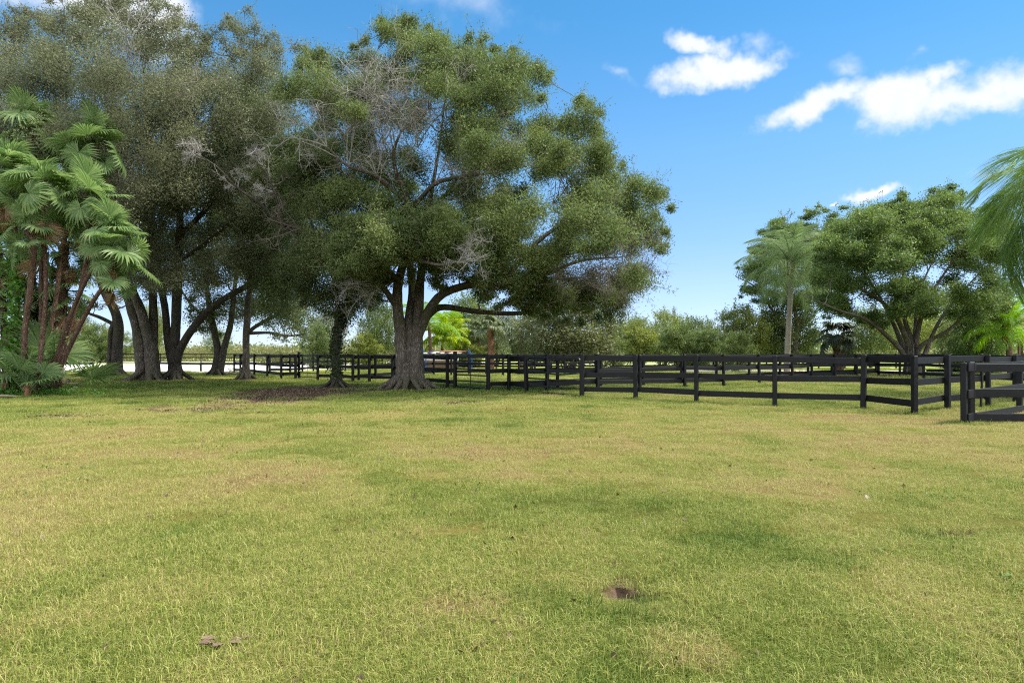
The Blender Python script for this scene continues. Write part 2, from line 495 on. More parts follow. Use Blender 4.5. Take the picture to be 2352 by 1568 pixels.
def lawn(x, y):
    x = np.asarray(x, float); y = np.asarray(y, float)
    big = fbm(N1, x * .16 + 4, y * .16, 4)
    med = fbm(N2, x * .75, y * .75 + 9, 4)
    fine = fbm(N4, x * 2.3 + 5, y * 1.3, 3)
    dry = .545 + (big - .5) * .6 + (med - .5) * .75 + (fine - .5) * .45
    near = np.clip((6.5 - y) / 4.5, 0, 1)
    dry = dry - .03 * near
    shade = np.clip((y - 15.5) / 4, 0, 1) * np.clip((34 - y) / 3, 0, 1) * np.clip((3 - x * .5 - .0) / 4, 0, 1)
    dry = dry - .34 * shade  # tree shade painted into the lawn colour as a darker green tint
    dry = dry + .10 * np.exp(-((y - 10) / 3.5) ** 2)
    dry = dry - .12 * np.clip((y - 20) / 8, 0, 1)
    for u, v, a, b, k in ((610, 1045, .9, .8, -.3), (1460, 968, 1.6, .8, -.22), (1130, 1040, 2, .5, .1), (200, 1500, .5, .3, -.12),
                          (1400, 1420, .7, .25, -.32), (1350, 1370, .45, .2, -.35), (640, 1100, 1.4, .5, .22), (1250, 1085, 2.2, .8, .22),
                          (1750, 1120, 2.5, .8, .2), (2050, 960, 2.4, 1.0, .2), (1020, 1220, .5, .2, .25), 
                          (1650, 1240, 1.2, .2, -.3), (1900, 1290, .8, .2, -.3), (2300, 1010, 2, .8, .2), (2200, 1230, .9, .2, -.25),
                          (130, 1490, .4, .3, -.3), (900, 1190, 1.5, .6, -.12), (1060, 1385, .36, .14, .55), (1600, 1495, .34, .13, .6),
                          (2080, 1300, .5, .3, .2), (1240, 1330, .4, .2, .2)):
        dry = dry + k * ell(x, y, u, v, a, b, .9)
    soil = np.zeros_like(x)
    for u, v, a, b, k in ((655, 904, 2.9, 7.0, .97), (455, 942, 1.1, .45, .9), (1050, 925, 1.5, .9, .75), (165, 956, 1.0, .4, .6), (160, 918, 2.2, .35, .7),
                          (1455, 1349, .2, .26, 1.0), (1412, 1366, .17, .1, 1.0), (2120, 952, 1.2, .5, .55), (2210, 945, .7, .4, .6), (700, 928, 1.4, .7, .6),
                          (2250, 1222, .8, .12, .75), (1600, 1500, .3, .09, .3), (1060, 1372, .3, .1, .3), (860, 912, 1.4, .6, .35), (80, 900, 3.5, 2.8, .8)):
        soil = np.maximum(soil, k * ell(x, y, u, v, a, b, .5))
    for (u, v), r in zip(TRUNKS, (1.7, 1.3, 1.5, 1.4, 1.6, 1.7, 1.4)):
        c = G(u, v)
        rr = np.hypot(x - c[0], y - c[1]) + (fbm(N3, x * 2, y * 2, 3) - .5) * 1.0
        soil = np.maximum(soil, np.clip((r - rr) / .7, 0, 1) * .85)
    return np.clip(dry, 0, 1), np.clip(soil, 0, 1)


def dip(x, y):
    z = (fbm(N4, x * .35, y * .35, 3) - .5) * .05 + (fbm(N2, x * .9, y * .9, 2) - .5) * .02
    for u, v, a, b, k in ((1455, 1350, .2, .22, .06), (2250, 1222, .9, .15, .05), (1410, 1366, .2, .08, .05)):
        c = G(u, v)
        z = z - k * np.exp(-(((x - c[0]) / a) ** 2 + ((y - c[1]) / b) ** 2))
    fade = np.clip((40 - np.hypot(x, y)) / 20, 0, 1)
    return z * fade


def axis(lo, hi, step, far):
    a = np.arange(lo, hi + 1e-6, step)
    g, s, l = [], step, hi
    while l < far:
        s *= 1.28; l += s; g.append(l)
    g2, s, l = [], step, lo
    while l > -far:
        s *= 1.28; l -= s; g2.append(l)
    return np.concatenate([g2[::-1], a, g])


def finer(a, lo, hi, step):
    return np.concatenate([a[a < lo - .05], np.arange(lo, hi, step), a[a > hi + .05]])


gx, gy = finer(axis(-26, 26, .25, 3500), -4, 5, .07), finer(axis(0, 38, .25, 3500), 2.2, 6.5, .07)
XX, YY = np.meshgrid(gx, gy, indexing='ij')
ZZ = dip(XX, YY)
nx, ny = XX.shape
ii, jj = np.meshgrid(np.arange(nx - 1), np.arange(ny - 1), indexing='ij')
Q = np.stack([ii * ny + jj, (ii + 1) * ny + jj, (ii + 1) * ny + jj + 1, ii * ny + jj + 1], -1).reshape(-1, 4)
me = mesh_data('ground', np.stack([XX, YY, ZZ], -1).reshape(-1, 3), [Q], None, True)
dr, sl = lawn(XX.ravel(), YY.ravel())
for k, a in (('dry', dr), ('soil', sl)):  # dryness also carries the green tint painted for tree shade
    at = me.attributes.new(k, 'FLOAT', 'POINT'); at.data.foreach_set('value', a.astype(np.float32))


def grass_ramp(N):
    return ramp(N, [(0, (.085, .145, .024)), (.28, (.196, .252, .042)), (.5, (.298, .328, .071)), (.7, (.42, .412, .125)),
                    (.88, (.50, .425, .185)), (1, (.36, .255, .12))])


m, nt, N_, L_ = new_mat('lawn_soil')
geo = N_.new('ShaderNodeNewGeometry')
ad = N_.new('ShaderNodeAttribute'); ad.attribute_name = 'dry'
as_ = N_.new('ShaderNodeAttribute'); as_.attribute_name = 'soil'
n1 = noise_node(N_, L_, 22, 5, geo.outputs['Position'], .7)
n2 = noise_node(N_, L_, .35, 5, geo.outputs['Position'], .6)
n3 = noise_node(N_, L_, 3.0, 4, geo.outputs['Position'], .6)
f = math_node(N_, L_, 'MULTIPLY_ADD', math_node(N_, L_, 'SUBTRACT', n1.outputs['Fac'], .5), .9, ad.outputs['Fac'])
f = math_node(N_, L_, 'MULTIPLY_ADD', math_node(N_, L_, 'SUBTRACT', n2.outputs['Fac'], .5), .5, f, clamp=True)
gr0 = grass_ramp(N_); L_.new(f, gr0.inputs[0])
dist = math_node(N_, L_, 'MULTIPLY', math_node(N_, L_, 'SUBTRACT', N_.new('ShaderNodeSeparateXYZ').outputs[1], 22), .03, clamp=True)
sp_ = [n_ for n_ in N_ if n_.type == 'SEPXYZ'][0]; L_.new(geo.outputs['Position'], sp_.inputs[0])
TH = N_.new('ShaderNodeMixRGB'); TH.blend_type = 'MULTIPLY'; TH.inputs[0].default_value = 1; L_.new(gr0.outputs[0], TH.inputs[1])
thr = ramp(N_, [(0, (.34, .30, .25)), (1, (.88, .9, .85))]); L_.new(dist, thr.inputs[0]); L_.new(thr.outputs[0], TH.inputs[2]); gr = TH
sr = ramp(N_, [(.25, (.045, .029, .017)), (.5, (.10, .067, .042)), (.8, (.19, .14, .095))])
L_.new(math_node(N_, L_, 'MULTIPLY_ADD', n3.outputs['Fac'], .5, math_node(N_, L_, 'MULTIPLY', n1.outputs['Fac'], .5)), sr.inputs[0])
dark_soil = N_.new('ShaderNodeMixRGB'); L_.new(math_node(N_, L_, 'MULTIPLY', math_node(N_, L_, 'SUBTRACT', as_.outputs['Fac'], .972), 34, clamp=True), dark_soil.inputs[0])
L_.new(sr.outputs[0], dark_soil.inputs[1]); dark_soil.inputs[2].default_value = (.028, .018, .012, 1)  # near-black brown where the soil mask is at its fullest
mx = N_.new('ShaderNodeMixRGB'); L_.new(as_.outputs['Fac'], mx.inputs[0]); L_.new(gr.outputs[0], mx.inputs[1]); L_.new(dark_soil.outputs[0], mx.inputs[2])
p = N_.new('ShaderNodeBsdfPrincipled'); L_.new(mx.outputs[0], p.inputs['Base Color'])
p.inputs['Roughness'].default_value = .95; p.inputs['Specular IOR Level'].default_value = .1
bp = N_.new('ShaderNodeBump'); bp.inputs['Strength'].default_value = .8; bp.inputs['Distance'].default_value = .05
L_.new(n1.outputs['Fac'], bp.inputs['Height']); L_.new(bp.outputs[0], p.inputs['Normal'])
o = N_.new('ShaderNodeOutputMaterial'); L_.new(p.outputs[0], o.inputs[0])
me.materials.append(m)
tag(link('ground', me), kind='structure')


def sheet(name, pts, z, mat, n=6):
    """a flat area with a slightly irregular rim"""
    pts = np.array(pts, float)
    out = []
    for a, b in zip(pts, np.roll(pts, -1, 0)):
        for k in range(n):
            out.append(a + (b - a) * k / n + rng.normal(size=2) * .22)
    out = np.array(out)
    V = np.c_[out, np.full(len(out), z)]
    me = bpy.data.meshes.new(name)
    me.from_pydata([tuple(x) for x in V], [], [list(range(len(V)))])
    me.materials.append(mat)
    return tag(link(name, me), kind='structure')


sheet('sand_arena', [(-75, 51), (-33, 50.5), (-19, 49.5), (-15.5, 58), (-12, 66), (-16, 87), (-75, 89)], .012, M['sand'], 14)
sheet('sand_track', [(-75, 108), (-20, 104), (-12, 100), (10, 84), (26, 82), (26, 86), (12, 88), (-10, 106), (-20, 118), (-75, 124)], .012, M['sand'], 10)
sheet('road', [(12, 52), (26, 49.5), (60, 44), (60, 48.5), (27, 53.5), (12, 56)], .012, M['road'], 10)

# ------------------------------------------------------------------ grass (blade patches on points)
m, nt, N_, L_ = new_mat('grass_blade')
ar = N_.new('ShaderNodeAttribute'); ar.attribute_name = 'rnd'
ai = N_.new('ShaderNodeAttribute'); ai.attribute_name = 'dry'; ai.attribute_type = 'INSTANCER'
f = math_node(N_, L_, 'MULTIPLY_ADD', math_node(N_, L_, 'SUBTRACT', ar.outputs['Fac'], .5), .86, ai.outputs['Fac'], clamp=True)
gr = grass_ramp(N_); L_.new(f, gr.inputs[0])
p = N_.new('ShaderNodeBsdfPrincipled'); L_.new(gr.outputs[0], p.inputs['Base Color'])
p.inputs['Roughness'].default_value = .6; p.inputs['Specular IOR Level'].default_value = .25
t = N_.new('ShaderNodeBsdfTranslucent')
L_.new(gr.outputs[0], t.inputs['Color'])
mx = N_.new('ShaderNodeMixShader'); mx.inputs[0].default_value = .35
L_.new(p.outputs[0], mx.inputs[1]); L_.new(t.outputs[0], mx.inputs[2])
o = N_.new('ShaderNodeOutputMaterial'); L_.new(mx.outputs[0], o.inputs[0])
GRASS = m


def blade_patch(name, size, n, hmin, hmax, wid, lean, clumpy=0):
    x = (rng.random(n) - .5) * size; y = (rng.random(n) - .5) * size
    if clumpy:
        k = rng.integers(0, clumpy, n)
        cxy = (rng.random((clumpy, 2)) - .5) * size
        x = cxy[k, 0] + rng.normal(size=n) * size * .1; y = cxy[k, 1] + rng.normal(size=n) * size * .1
    h = hmin + (hmax - hmin) * rng.random(n) ** 1.6
    a = rng.random(n) * 2 * math.pi
    la = rng.random(n) * 2 * math.pi
    ln = h * np.abs(rng.normal(size=n)) * lean
    wd = wid * (.6 + .8 * rng.random(n))
    s = np.c_[np.cos(a), np.sin(a), np.zeros(n)] * wd[:, None] / 2
    b = np.c_[x, y, np.full(n, -.01)]
    d = np.c_[np.cos(la), np.sin(la), np.zeros(n)]
    up = np.array([0, 0, 1.])
    mid = b + up * (h * .6)[:, None] + d * (ln * .3)[:, None]
    tip = b + up * (np.maximum(h - ln * .35, h * .35))[:, None] + d * ln[:, None]
    V = np.stack([b - s, b + s, mid - s * .8, mid + s * .8, tip], 1).reshape(-1, 3)
    i = np.arange(n)[:, None] * 5
    q = i + np.array([[0, 1, 3, 2]]); t = i + np.array([[2, 3, 4]])
    r = np.clip(rng.normal(.5, .24, n), 0, 1)
    r[rng.random(n) < .05] = 1.0
    return bpy.data.objects.new(name, mesh_data(name, V, [q, t], GRASS, False, {'rnd': np.concatenate([r, r])}))


gc = bpy.data.collections.new('grass_patches')
for k, o in enumerate([blade_patch('grass_a', .34, 900, .02, .058, .0029, .9), blade_patch('grass_b', .34, 900, .018, .05, .0029, 1.0),
                       blade_patch('grass_c', .34, 800, .02, .08, .0031, .8, 14), blade_patch('grass_d', .34, 850, .016, .045, .0027, 1.3),
                       blade_patch('grass_e', .34, 110, .015, .05, .003, 1.6),
                       blade_patch('grass_f', .26, 170, .04, .105, .004, .8, 5)]):
    o.name = 'grass_%s' % 'abcdef'[k]
    gc.objects.link(o)

pts = []
for d0, d1, sp, sc in ((1.5, 5, .17, 1.08), (5, 9, .22, 1.0), (9, 15, .29, 1.15), (15, 24, .40, 1.45), (24, 37, .62, 2.0), (37, 60, 1.15, 3.0)):
    for y in np.arange(d0, d1, sp):
        wd = y * .77 + (3.6 if y < 15 else 2.0)
        x = np.arange(-wd, wd, sp)
        pts.append(np.c_[x + rng.normal(size=len(x)) * sp * .3, np.full(len(x), y) + rng.normal(size=len(x)) * sp * .3, np.full(len(x), sc)])
pts = np.concatenate(pts)
x, y, sc = pts.T
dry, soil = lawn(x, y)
ar_ok = ~((y > 49) & (x < -11.5)) & ~((y > 43) & (y < 56.5) & (x > 11.5) & (y > 55.6 - .2 * x - 2.4) & (y < 58.5 - .17 * x))
hole = np.zeros(len(x), bool)
for u, v, a, b in ((1456, 1348, .19, .25), (1412, 1366, .17, .1), (512, 1478, .06, .05)):
    c = G(u, v)
    hole |= np.hypot((x - c[0]) / a, (y - c[1]) / b) < 1 + rng.normal(size=len(x)) * .22
keep = ar_ok & ~hole & (rng.random(len(x)) > np.clip(soil * 1.05 - .12, 0, .9))
x, y, sc, dry, soil = (a[keep] for a in (x, y, sc, dry, soil))
var = rng.choice([0, 1, 2, 3], len(x), p=[.3, .22, .34, .14])
var[rng.random(len(x)) < soil * .8] = 4
thin = fbm(N3, x * 1.1 + 3, y * .8 + 8, 4)
var[(thin > .58) & (rng.random(len(x)) < .42)] = 4
lng = (rng.random(len(x)) < np.where(y < 5, .03, .012)) & (soil < .3)
for u, v, a, b in ((1430, 1392, .40, .1), (1345, 1378, .22, .1), (1520, 1350, .2, .16)):
    lng |= (ell(x, y, u, v, a, b) > .3) & (rng.random(len(x)) < .8)
var[lng] = 5
FEET = [(1706, 1164), (1862, 1169), (2040, 1178), (2270, 1189), (2530, 1198), (2679, 1214), (2776, 1199), (2895, 1190), (1541, 1151), (1431, 1146), (1491, 1143), (1333, 1138), (2824, 1242), (2845, 1239), (1603, 1147), (1751, 1141), (1150, 1122), (1034, 1119), (1082, 1120)]
tx, ty = np.concatenate([G(u * .784, v * .784)[:2] + rng.normal(size=(9, 2)) * np.array([.2, .14]) for u, v in FEET]).T
rim = rng.random(150) * 6.283
hc = G(1455, 1348)[:2]
rr_ = 1.3 + .4 * rng.random(150)
tx, ty = np.r_[tx, hc[0] + np.cos(rim) * rr_ * .17], np.r_[ty, hc[1] + np.sin(rim) * rr_ * .22]
nT = len(tx)
x, y, sc, var, lng = np.r_[x, tx], np.r_[y, ty], np.r_[sc, np.r_[np.full(nT - 150, 1.1), np.full(150, .42)]], np.r_[var, np.r_[np.full(nT - 150, 5), rng.choice([2, 4, 0, 4], 150)]], np.r_[lng, np.ones(nT, bool)]
dry, soil = np.r_[dry, np.r_[np.full(nT - 150, .28), .3 + .5 * rng.random(150)]], np.r_[soil, np.zeros(nT)]
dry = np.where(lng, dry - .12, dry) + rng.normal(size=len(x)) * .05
sc = sc * (.85 + .35 * rng.random(len(x)))
me = bpy.data.meshes.new('grass')
me.vertices.add(len(x))
me.vertices.foreach_set('co', np.c_[x, y, dip(x, y)].astype(np.float32).ravel())
for k, a, ty in (('variant', var, 'INT'), ('scl', sc, 'FLOAT'), ('rot', rng.random(len(x)) * 6.283, 'FLOAT'), ('dry', np.clip(dry, 0, 1), 'FLOAT')):
    at = me.attributes.new(k, ty, 'POINT'); at.data.foreach_set('value', a.astype(np.int32 if ty == 'INT' else np.float32))
go = link('grass', me)
tag(go, 'short mown lawn grass, part green and part straw yellow', 'grass', kind='stuff')
ng = bpy.data.node_groups.new('grass_patches', 'GeometryNodeTree')
ng.interface.new_socket('Geometry', in_out='INPUT', socket_type='NodeSocketGeometry')
ng.interface.new_socket('Geometry', in_out='OUTPUT', socket_type='NodeSocketGeometry')
gi, go_ = ng.nodes.new('NodeGroupInput'), ng.nodes.new('NodeGroupOutput')
iop = ng.nodes.new('GeometryNodeInstanceOnPoints')
ci = ng.nodes.new('GeometryNodeCollectionInfo'); ci.inputs['Collection'].default_value = gc
ci.inputs['Separate Children'].default_value = True; ci.inputs['Reset Children'].default_value = True


def named(nm, ty):
    n = ng.nodes.new('GeometryNodeInputNamedAttribute'); n.data_type = ty; n.inputs['Name'].default_value = nm
    return n.outputs['Attribute']


cx = ng.nodes.new('ShaderNodeCombineXYZ'); ng.links.new(named('rot', 'FLOAT'), cx.inputs[2])
e2r = ng.nodes.new('FunctionNodeEulerToRotation'); ng.links.new(cx.outputs[0], e2r.inputs[0])
ng.links.new(gi.outputs[0], iop.inputs['Points']); ng.links.new(ci.outputs[0], iop.inputs['Instance'])
iop.inputs['Pick Instance'].default_value = True
ng.links.new(named('variant', 'INT'), iop.inputs['Instance Index'])
ng.links.new(e2r.outputs[0], iop.inputs['Rotation']); ng.links.new(named('scl', 'FLOAT'), iop.inputs['Scale'])
ng.links.new(iop.outputs[0], go_.inputs[0])
md = go.modifiers.new('grass_patches', 'NODES'); md.node_group = ng


def lawn_weeds():
    c, n = [], 0
    for k in range(150):
        y = 2.6 + 17 * rng.random() ** 1.3; x = (rng.random() * 2 - 1) * y * .78
        if fbm(N1, x * .5, y * .5, 3) < .47: continue
        for j in range(rng.integers(6, 16)):
            a = rng.random() * 6.283; r = .02 + .10 * rng.random()
            c.append([x + math.cos(a) * r, y + math.sin(a) * r, float(dip(x, y)) + .025 + .03 * rng.random()])
    return np.array(c)


# ------------------------------------------------------------------ leaves and trees
def unit(v):
    return v / (np.linalg.norm(v, axis=-1, keepdims=True) + 1e-9)


def leaf_quads(c, Ln, Wd, axis_bias=None, up=.6):
    """one bent diamond per leaf"""
    n = len(c)
    a = rng.normal(size=(n, 3))
    if axis_bias is not None: a = a + axis_bias
    a = unit(a)
    nm = unit(rng.normal(size=(n, 3)) + np.array([0, 0, up * 2]))
    s = unit(np.cross(a, nm))
    Ln = Ln * (.65 + .7 * rng.random(n)); Wd = Wd * (.65 + .7 * rng.random(n))
    V = np.stack([c - a * Ln[:, None] / 2, c + s * Wd[:, None] / 2 + a * Ln[:, None] * .05, c + a * Ln[:, None] / 2, c - s * Wd[:, None] / 2 + a * Ln[:, None] * .05], 1)
    return V.reshape(-1, 3), (np.arange(n)[:, None] * 4 + np.arange(4)[None])


def inside(poly, u, v):
    x, y = poly[:, 0], poly[:, 1]
    x2, y2 = np.roll(x, -1), np.roll(y, -1)
    c = ((y > v) != (y2 > v)) & (u < (x2 - x) * (v - y) / (y2 - y + 1e-9) + x)
    return c.sum() % 2 == 1


def edge_dist(poly, u, v):
    a = poly; b = np.roll(poly, -1, 0); p = np.array([u, v])
    ab = b - a
    t = np.clip(((p - a) * ab).sum(1) / ((ab ** 2).sum(1) + 1e-9), 0, 1)
    return np.sqrt((((a + ab * t[:, None]) - p) ** 2).sum(1).min())


def fill_crown(poly, depth, thick, n, r0, rimR=4.0, sparse=(), front=0.0, tries=40, back=.15):
    """clump centres filling a rounded volume whose outline is the photographed one; returns (centre, radius)"""
    poly = np.array(poly, float)
    lo, hi = poly.min(0), poly.max(0)
    out = []
    for _ in range(n * tries):
        if len(out) >= n: break
        u, v = lo + rng.random(2) * (hi - lo)
        if not inside(poly, u, v): continue
        sp = 1.0
        for (su, sv, sa, sb, k) in sparse:
            if ((u - su) / sa) ** 2 + ((v - sv) / sb) ** 2 < 1: sp = min(sp, k)
        sp0 = sp
        e = edge_dist(poly, u, v) * depth / F
        q = min(e / rimR, 1)
        t = thick * math.sqrt(max(0, 1 - (1 - q) ** 2))
        d = depth + (rng.random() * 2 - 1 - front) * t
        if sp0 < 1 and rng.random() > (min(1, sp0 + back) if d > depth + .3 else sp0 * .3): continue
        c = P(u, v, d)
        if c[2] < .8: continue
        r = r0 * (.7 + .6 * rng.random())
        r = min(r, max(.32, e + .15))
        if any(np.linalg.norm(c - c2) < .5 * (r + r2) for c2, r2 in out): continue
        out.append((c, r))
    return out


def holes(poly, n, r, k):
    poly = np.array(poly); lo, hi = poly.min(0), poly.max(0)
    return tuple((*(lo + rng.random(2) * (hi - lo)), r * (.6 + .8 * rng.random()), r * (.5 + .5 * rng.random()), k) for _ in range(n))


def spray(mb, p, d, length, r, level, droop=0.0, spread=.55, kids=(4, 6)):
    """bare twigs that fork and fork again"""
    n = 5
    pts = [p]
    dd = d / np.linalg.norm(d)
    for k in range(n):
        dd = unit(dd + rng.normal(size=3) * .13 + np.array([0, 0, -droop]))
        pts.append(pts[-1] + dd * length / n)
    pts = np.array(pts)
    mb.tube(pts, np.linspace(r, r * .45, n + 1), 4 if level > 0 else 3, cap=False)  # twig
    if level <= 0: return
    for k in range(rng.integers(*kids)):
        t = .2 + .8 * rng.random()
        i = min(int(t * n), n - 1)
        q = pts[i] + (pts[i + 1] - pts[i]) * (t * n - i)
        ax = unit(pts[i + 1] - pts[i] + rng.normal(size=3) * spread)
        spray(mb, q, ax, length * (.45 + .3 * rng.random()), max(r * .58, .0032), level - 1, droop, spread, kids)


def bez(a, b, c, n):
    t = np.linspace(0, 1, n)[:, None]
    return (1 - t) ** 2 * a + 2 * t * (1 - t) * b + t * t * c


def grow_tree(name, label, base, limbs, clumps, leafmat, barkmat, group=None, cat='tree', leaf=(.1, .035), dens=900, twigs=9, wob=.07,
              droop=0.0, flare=None, sides=12, upl=.6, tipspread=.34, sprigs=0, slim=.86, flat=1.0):
    """limbs: lists of (world point, radius); clumps join the nearest limb through curved branches"""
    base = np.array([base[0], base[1], 0.])
    root = empty(name, tuple(base), 0, label, cat, group)
    tb = MB()
    SP, SR = [], []
    for lb in limbs:
        p = np.array([q[0] for q in lb]); r = np.array([q[1] for q in lb])
        big = r.max() > .1
        if big: r = r * slim
        tb.tube(p - base, r, sides if big else 7, wob if big else .04, sub=6 if big else 4)
        cp = catmull(p, 5); cr = catmull(np.c_[r, r, r], 5)[:, 0]
        SP.append(cp); SR.append(cr)
    if flare:
        R0, nf, rr = flare
        for k in range(nf):
            a = 6.283 * k / nf + rng.normal() * .15
            l = R0 * (.8 + .4 * rng.random()); d = np.array([math.cos(a), math.sin(a), 0])
            tb.tube(np.array([d * rr * .45 + [0, 0, .9 * R0], d * rr * .72 + [0, 0, .45 * R0], d * (rr + (l - rr) * .4) + [0, 0, .16 * R0], d * l + [0, 0, -.04], d * l * 1.25 + [0, 0, -.16]]),
                    np.array([.26, .28, .22, .13, .06]) * rr, 8, .1, sub=4)
    SPa, SRa = np.concatenate(SP), np.concatenate(SR)
    high = SPa[:, 2] > 1.2
    SPa, SRa = SPa[high], SRa[high]
    order = sorted(range(len(clumps)), key=lambda k: np.linalg.norm(SPa - clumps[k][0], axis=1).min())
    bb = MB()
    LV, tint = [], []
    for k in order:
        c, r = clumps[k]
        dv = SPa - c
        cost = np.linalg.norm(dv, axis=1) + np.maximum(dv[:, 2], 0) * .8 - np.minimum(SRa, .1) * 3
        j = int(np.argmin(cost))
        a = SPa[j]
        ln = np.linalg.norm(c - a)
        mid = (a + c) / 2 + rng.normal(size=3) * ln * .12 + np.array([0, 0, -.08 * ln])
        path = bez(a, mid, c, 7)
        path[1:-1] += rng.normal(size=(5, 3)) * ln * .025
        r1 = min(SRa[j] * .7, .02 + .014 * ln)
        bb.tube(path - base, np.linspace(r1, .012, 7), 6 if r1 > .04 else 5, .05, cap=False, sub=2)
        SPa = np.vstack([SPa, path[2:]]); SRa = np.r_[SRa, np.linspace(r1, .012, 7)[2:]]
        # twigs reach to the shell of the clump, leaves sit round their outer halves
        nt_ = max(4, int(twigs * (r / .9)))
        dirs = unit(rng.normal(size=(nt_, 3)) + np.array([0, 0, .35]) + unit(c - a) * .3)
        tips = c + dirs * r * (.55 + .5 * rng.random((nt_, 1))) * np.array([1, 1, .8 * flat]) - np.array([0, 0, droop * r])
        for tpt in tips:
            s0 = path[rng.integers(4, 7)]
            m_ = (s0 + tpt) / 2 + rng.normal(size=3) * .12 * r
            bb.tube(bez(s0, m_, tpt, 4) - base, np.linspace(.011, .004, 4), 3, cap=False)
        nl = int(dens * r * r)
        kk = rng.integers(0, nt_, nl)
        tt = 1 - .75 * rng.random(nl) ** 1.5
        lp = c + (tips[kk] - c) * tt[:, None] + rng.normal(size=(nl, 3)) * tipspread * r * np.array([1, 1, .85 * flat])
        LV.append(lp)
        tint.append(np.clip(rng.normal(.45, .13, nl) + rng.normal() * .1, 0, 1))
        for _ in range(sprigs):       # loose shoots that break the outline
            if rng.random() < .5:
                d = unit(rng.normal(size=3) + np.array([0, 0, 1.0]) + unit(c - a) * .6)
                l = r * (.9 + .9 * rng.random())
                q = c + d[None] * (r * .5 + l * rng.random((int(60 * r), 1))) + rng.normal(size=(int(60 * r), 3)) * .09
                LV.append(q); tint.append(np.clip(rng.normal(.5, .2, len(q)), 0, 1))
                bb.tube(np.array([c, c + d * (r * .5 + l)]) - base, np.array([.01, .003]), 3, cap=False)
    tb.build('trunk', barkmat, root, True)
    bb.build('branches', M['twig_brown'] if barkmat is not M['bark_pale'] else barkmat, root, False)
    c = np.concatenate(LV)
    V, q = leaf_quads(c - base, leaf[0], leaf[1], np.array([0, 0, -droop * 2]) if droop else None, upl)
    link('crown', mesh_data('crown', V, [q], leafmat, False, {'rnd': np.concatenate(tint)}), root)
    return root, SPa


def dead(root, u, v, d, dirs, length, r=.03, level=3, mat='twig', **kw):
    length *= 1.1; r *= .7; kw.setdefault('kids', (4, 7)); kw.setdefault('spread', .42)
    """one dead limb of bare grey twigs on a tree"""
    mb = MB()
    b = np.array(root.location)
    p = P(u, v, d) - b
    for dr_ in dirs:
        spray(mb, p, np.array(dr_, float), length * (.8 + .4 * rng.random()), r, level, **kw)
    o = mb.build('dead_branch', M[mat], root)
    o['label'] = 'bare dead branch of pale grey twigs' if mat == 'twig' else 'bare brown twigs without leaves'
    return o


def LB(*a):
    """limb given as (u, v, depth, radius) measurements"""
    return [(P(u, v, d), r) for u, v, d, r in a]


# --- the big oak in the middle
b = G(938, 893)
D = b[1]
limbs = [LB((928, 897, D, .40), (925, 850, D, .32), (921, 780, D, .29), (913, 705, D - .1, .25), (915, 650, D - .2, .21), (930, 590, D - .5, .18), (941, 520, D - .8, .16), (938, 470, D - 1.4, .14), (913, 405, D - 2.4, .10), (904, 351, D - 3.1, .07), (922, 300, D - 3.5, .04)),
         LB((958, 897, D - .1, .40), (957, 840, D - .1, .33), (958, 765, D, .28), (962, 700, D + .2, .23), (966, 640, D + .5, .2), (975, 560, D + 1, .15), (990, 450, D + 1.4, .1), (1010, 330, D + 1.6, .06), (1025, 200, D + 1.6, .03)),
         LB((941, 896, D + .2, .46), (941, 810, D + .2, .40), (943, 745, D + .3, .34), (948, 660, D + 1, .21), (930, 560, D + 1.8, .16), (880, 400, D + 2.4, .1), (845, 250, D + 2.4, .05), (850, 150, D + 2, .03)),
         LB((958, 775, D + .1, .25), (985, 712, D - .1, .22), (1020, 674, D - .4, .2), (1080, 654, D - .9, .17), (1150, 657, D - 1.5, .14), (1230, 640, D - 1.9, .1), (1330, 600, D - 2.2, .06), (1430, 590, D - 2.3, .03)),
         LB((962, 745, D + .3, .2), (1010, 706, D + .8, .17), (1100, 716, D + 1.3, .13), (1200, 718, D + 1.8, .1), (1300, 692, D + 2.3, .06), (1400, 660, D + 2.4, .03)),
         LB((912, 705, D, .17), (875, 655, D - .8, .13), (820, 610, D - 1.4, .1), (770, 570, D - 1.8, .06), (735, 530, D - 2, .03)),
         LB((922, 650, D - .2, .13), (890, 612, D - 2.2, .1), (940, 596, D - 3.6, .08), (1010, 608, D - 4.6, .05), (1050, 600, D - 5, .03)),
         LB((938, 470, D - 1.4, .12), (864, 405, D - 2.9, .09), (801, 382, D - 3.6, .06), (751, 337, D - 3.9, .03)),
         LB((945, 480, D - 1.4, .12), (999, 423, D - 2.4, .09), (1066, 405, D - 3.1, .07), (1134, 396, D - 3.5, .045), (1220, 380, D - 3.6, .03)),
         LB((985, 480, D + 1.3, .1), (1100, 390, D + 1.3, .075), (1230, 320, D + 1, .05), (1330, 270, D + .8, .025)),
         LB((1150, 657, D - 1.5, .1), (1230, 560, D - 1.2, .08), (1330, 490, D - 1, .06), (1440, 440, D - 1, .03)),
         LB((880, 400, D + 2.4, .09), (780, 300, D + 1.5, .06), (700, 200, D + 1, .03))]
poly = [(638, 165), (700, 128), (765, 100), (800, 116), (850, 72), (880, 48), (930, 40), (978, 56), (1010, 84), (1060, 98), (1100, 86), (1160, 104), (1201, 124), (1264, 160), (1266, 202), (1252, 218), (1272, 272), (1288, 280),
        (1306, 244), (1345, 220), (1378, 254), (1380, 316), (1406, 348), (1440, 402), (1506, 408), (1520, 434), (1537, 483), (1520, 505), (1537, 540), (1532, 600), (1492, 676), (1430, 700), (1350, 712), (1270, 700), (1190, 680),
        (1110, 655), (1050, 640), (985, 640), (940, 650), (870, 690), (800, 650), (760, 610), (745, 560), (770, 500), (715, 440), (668, 350), (632, 250)]
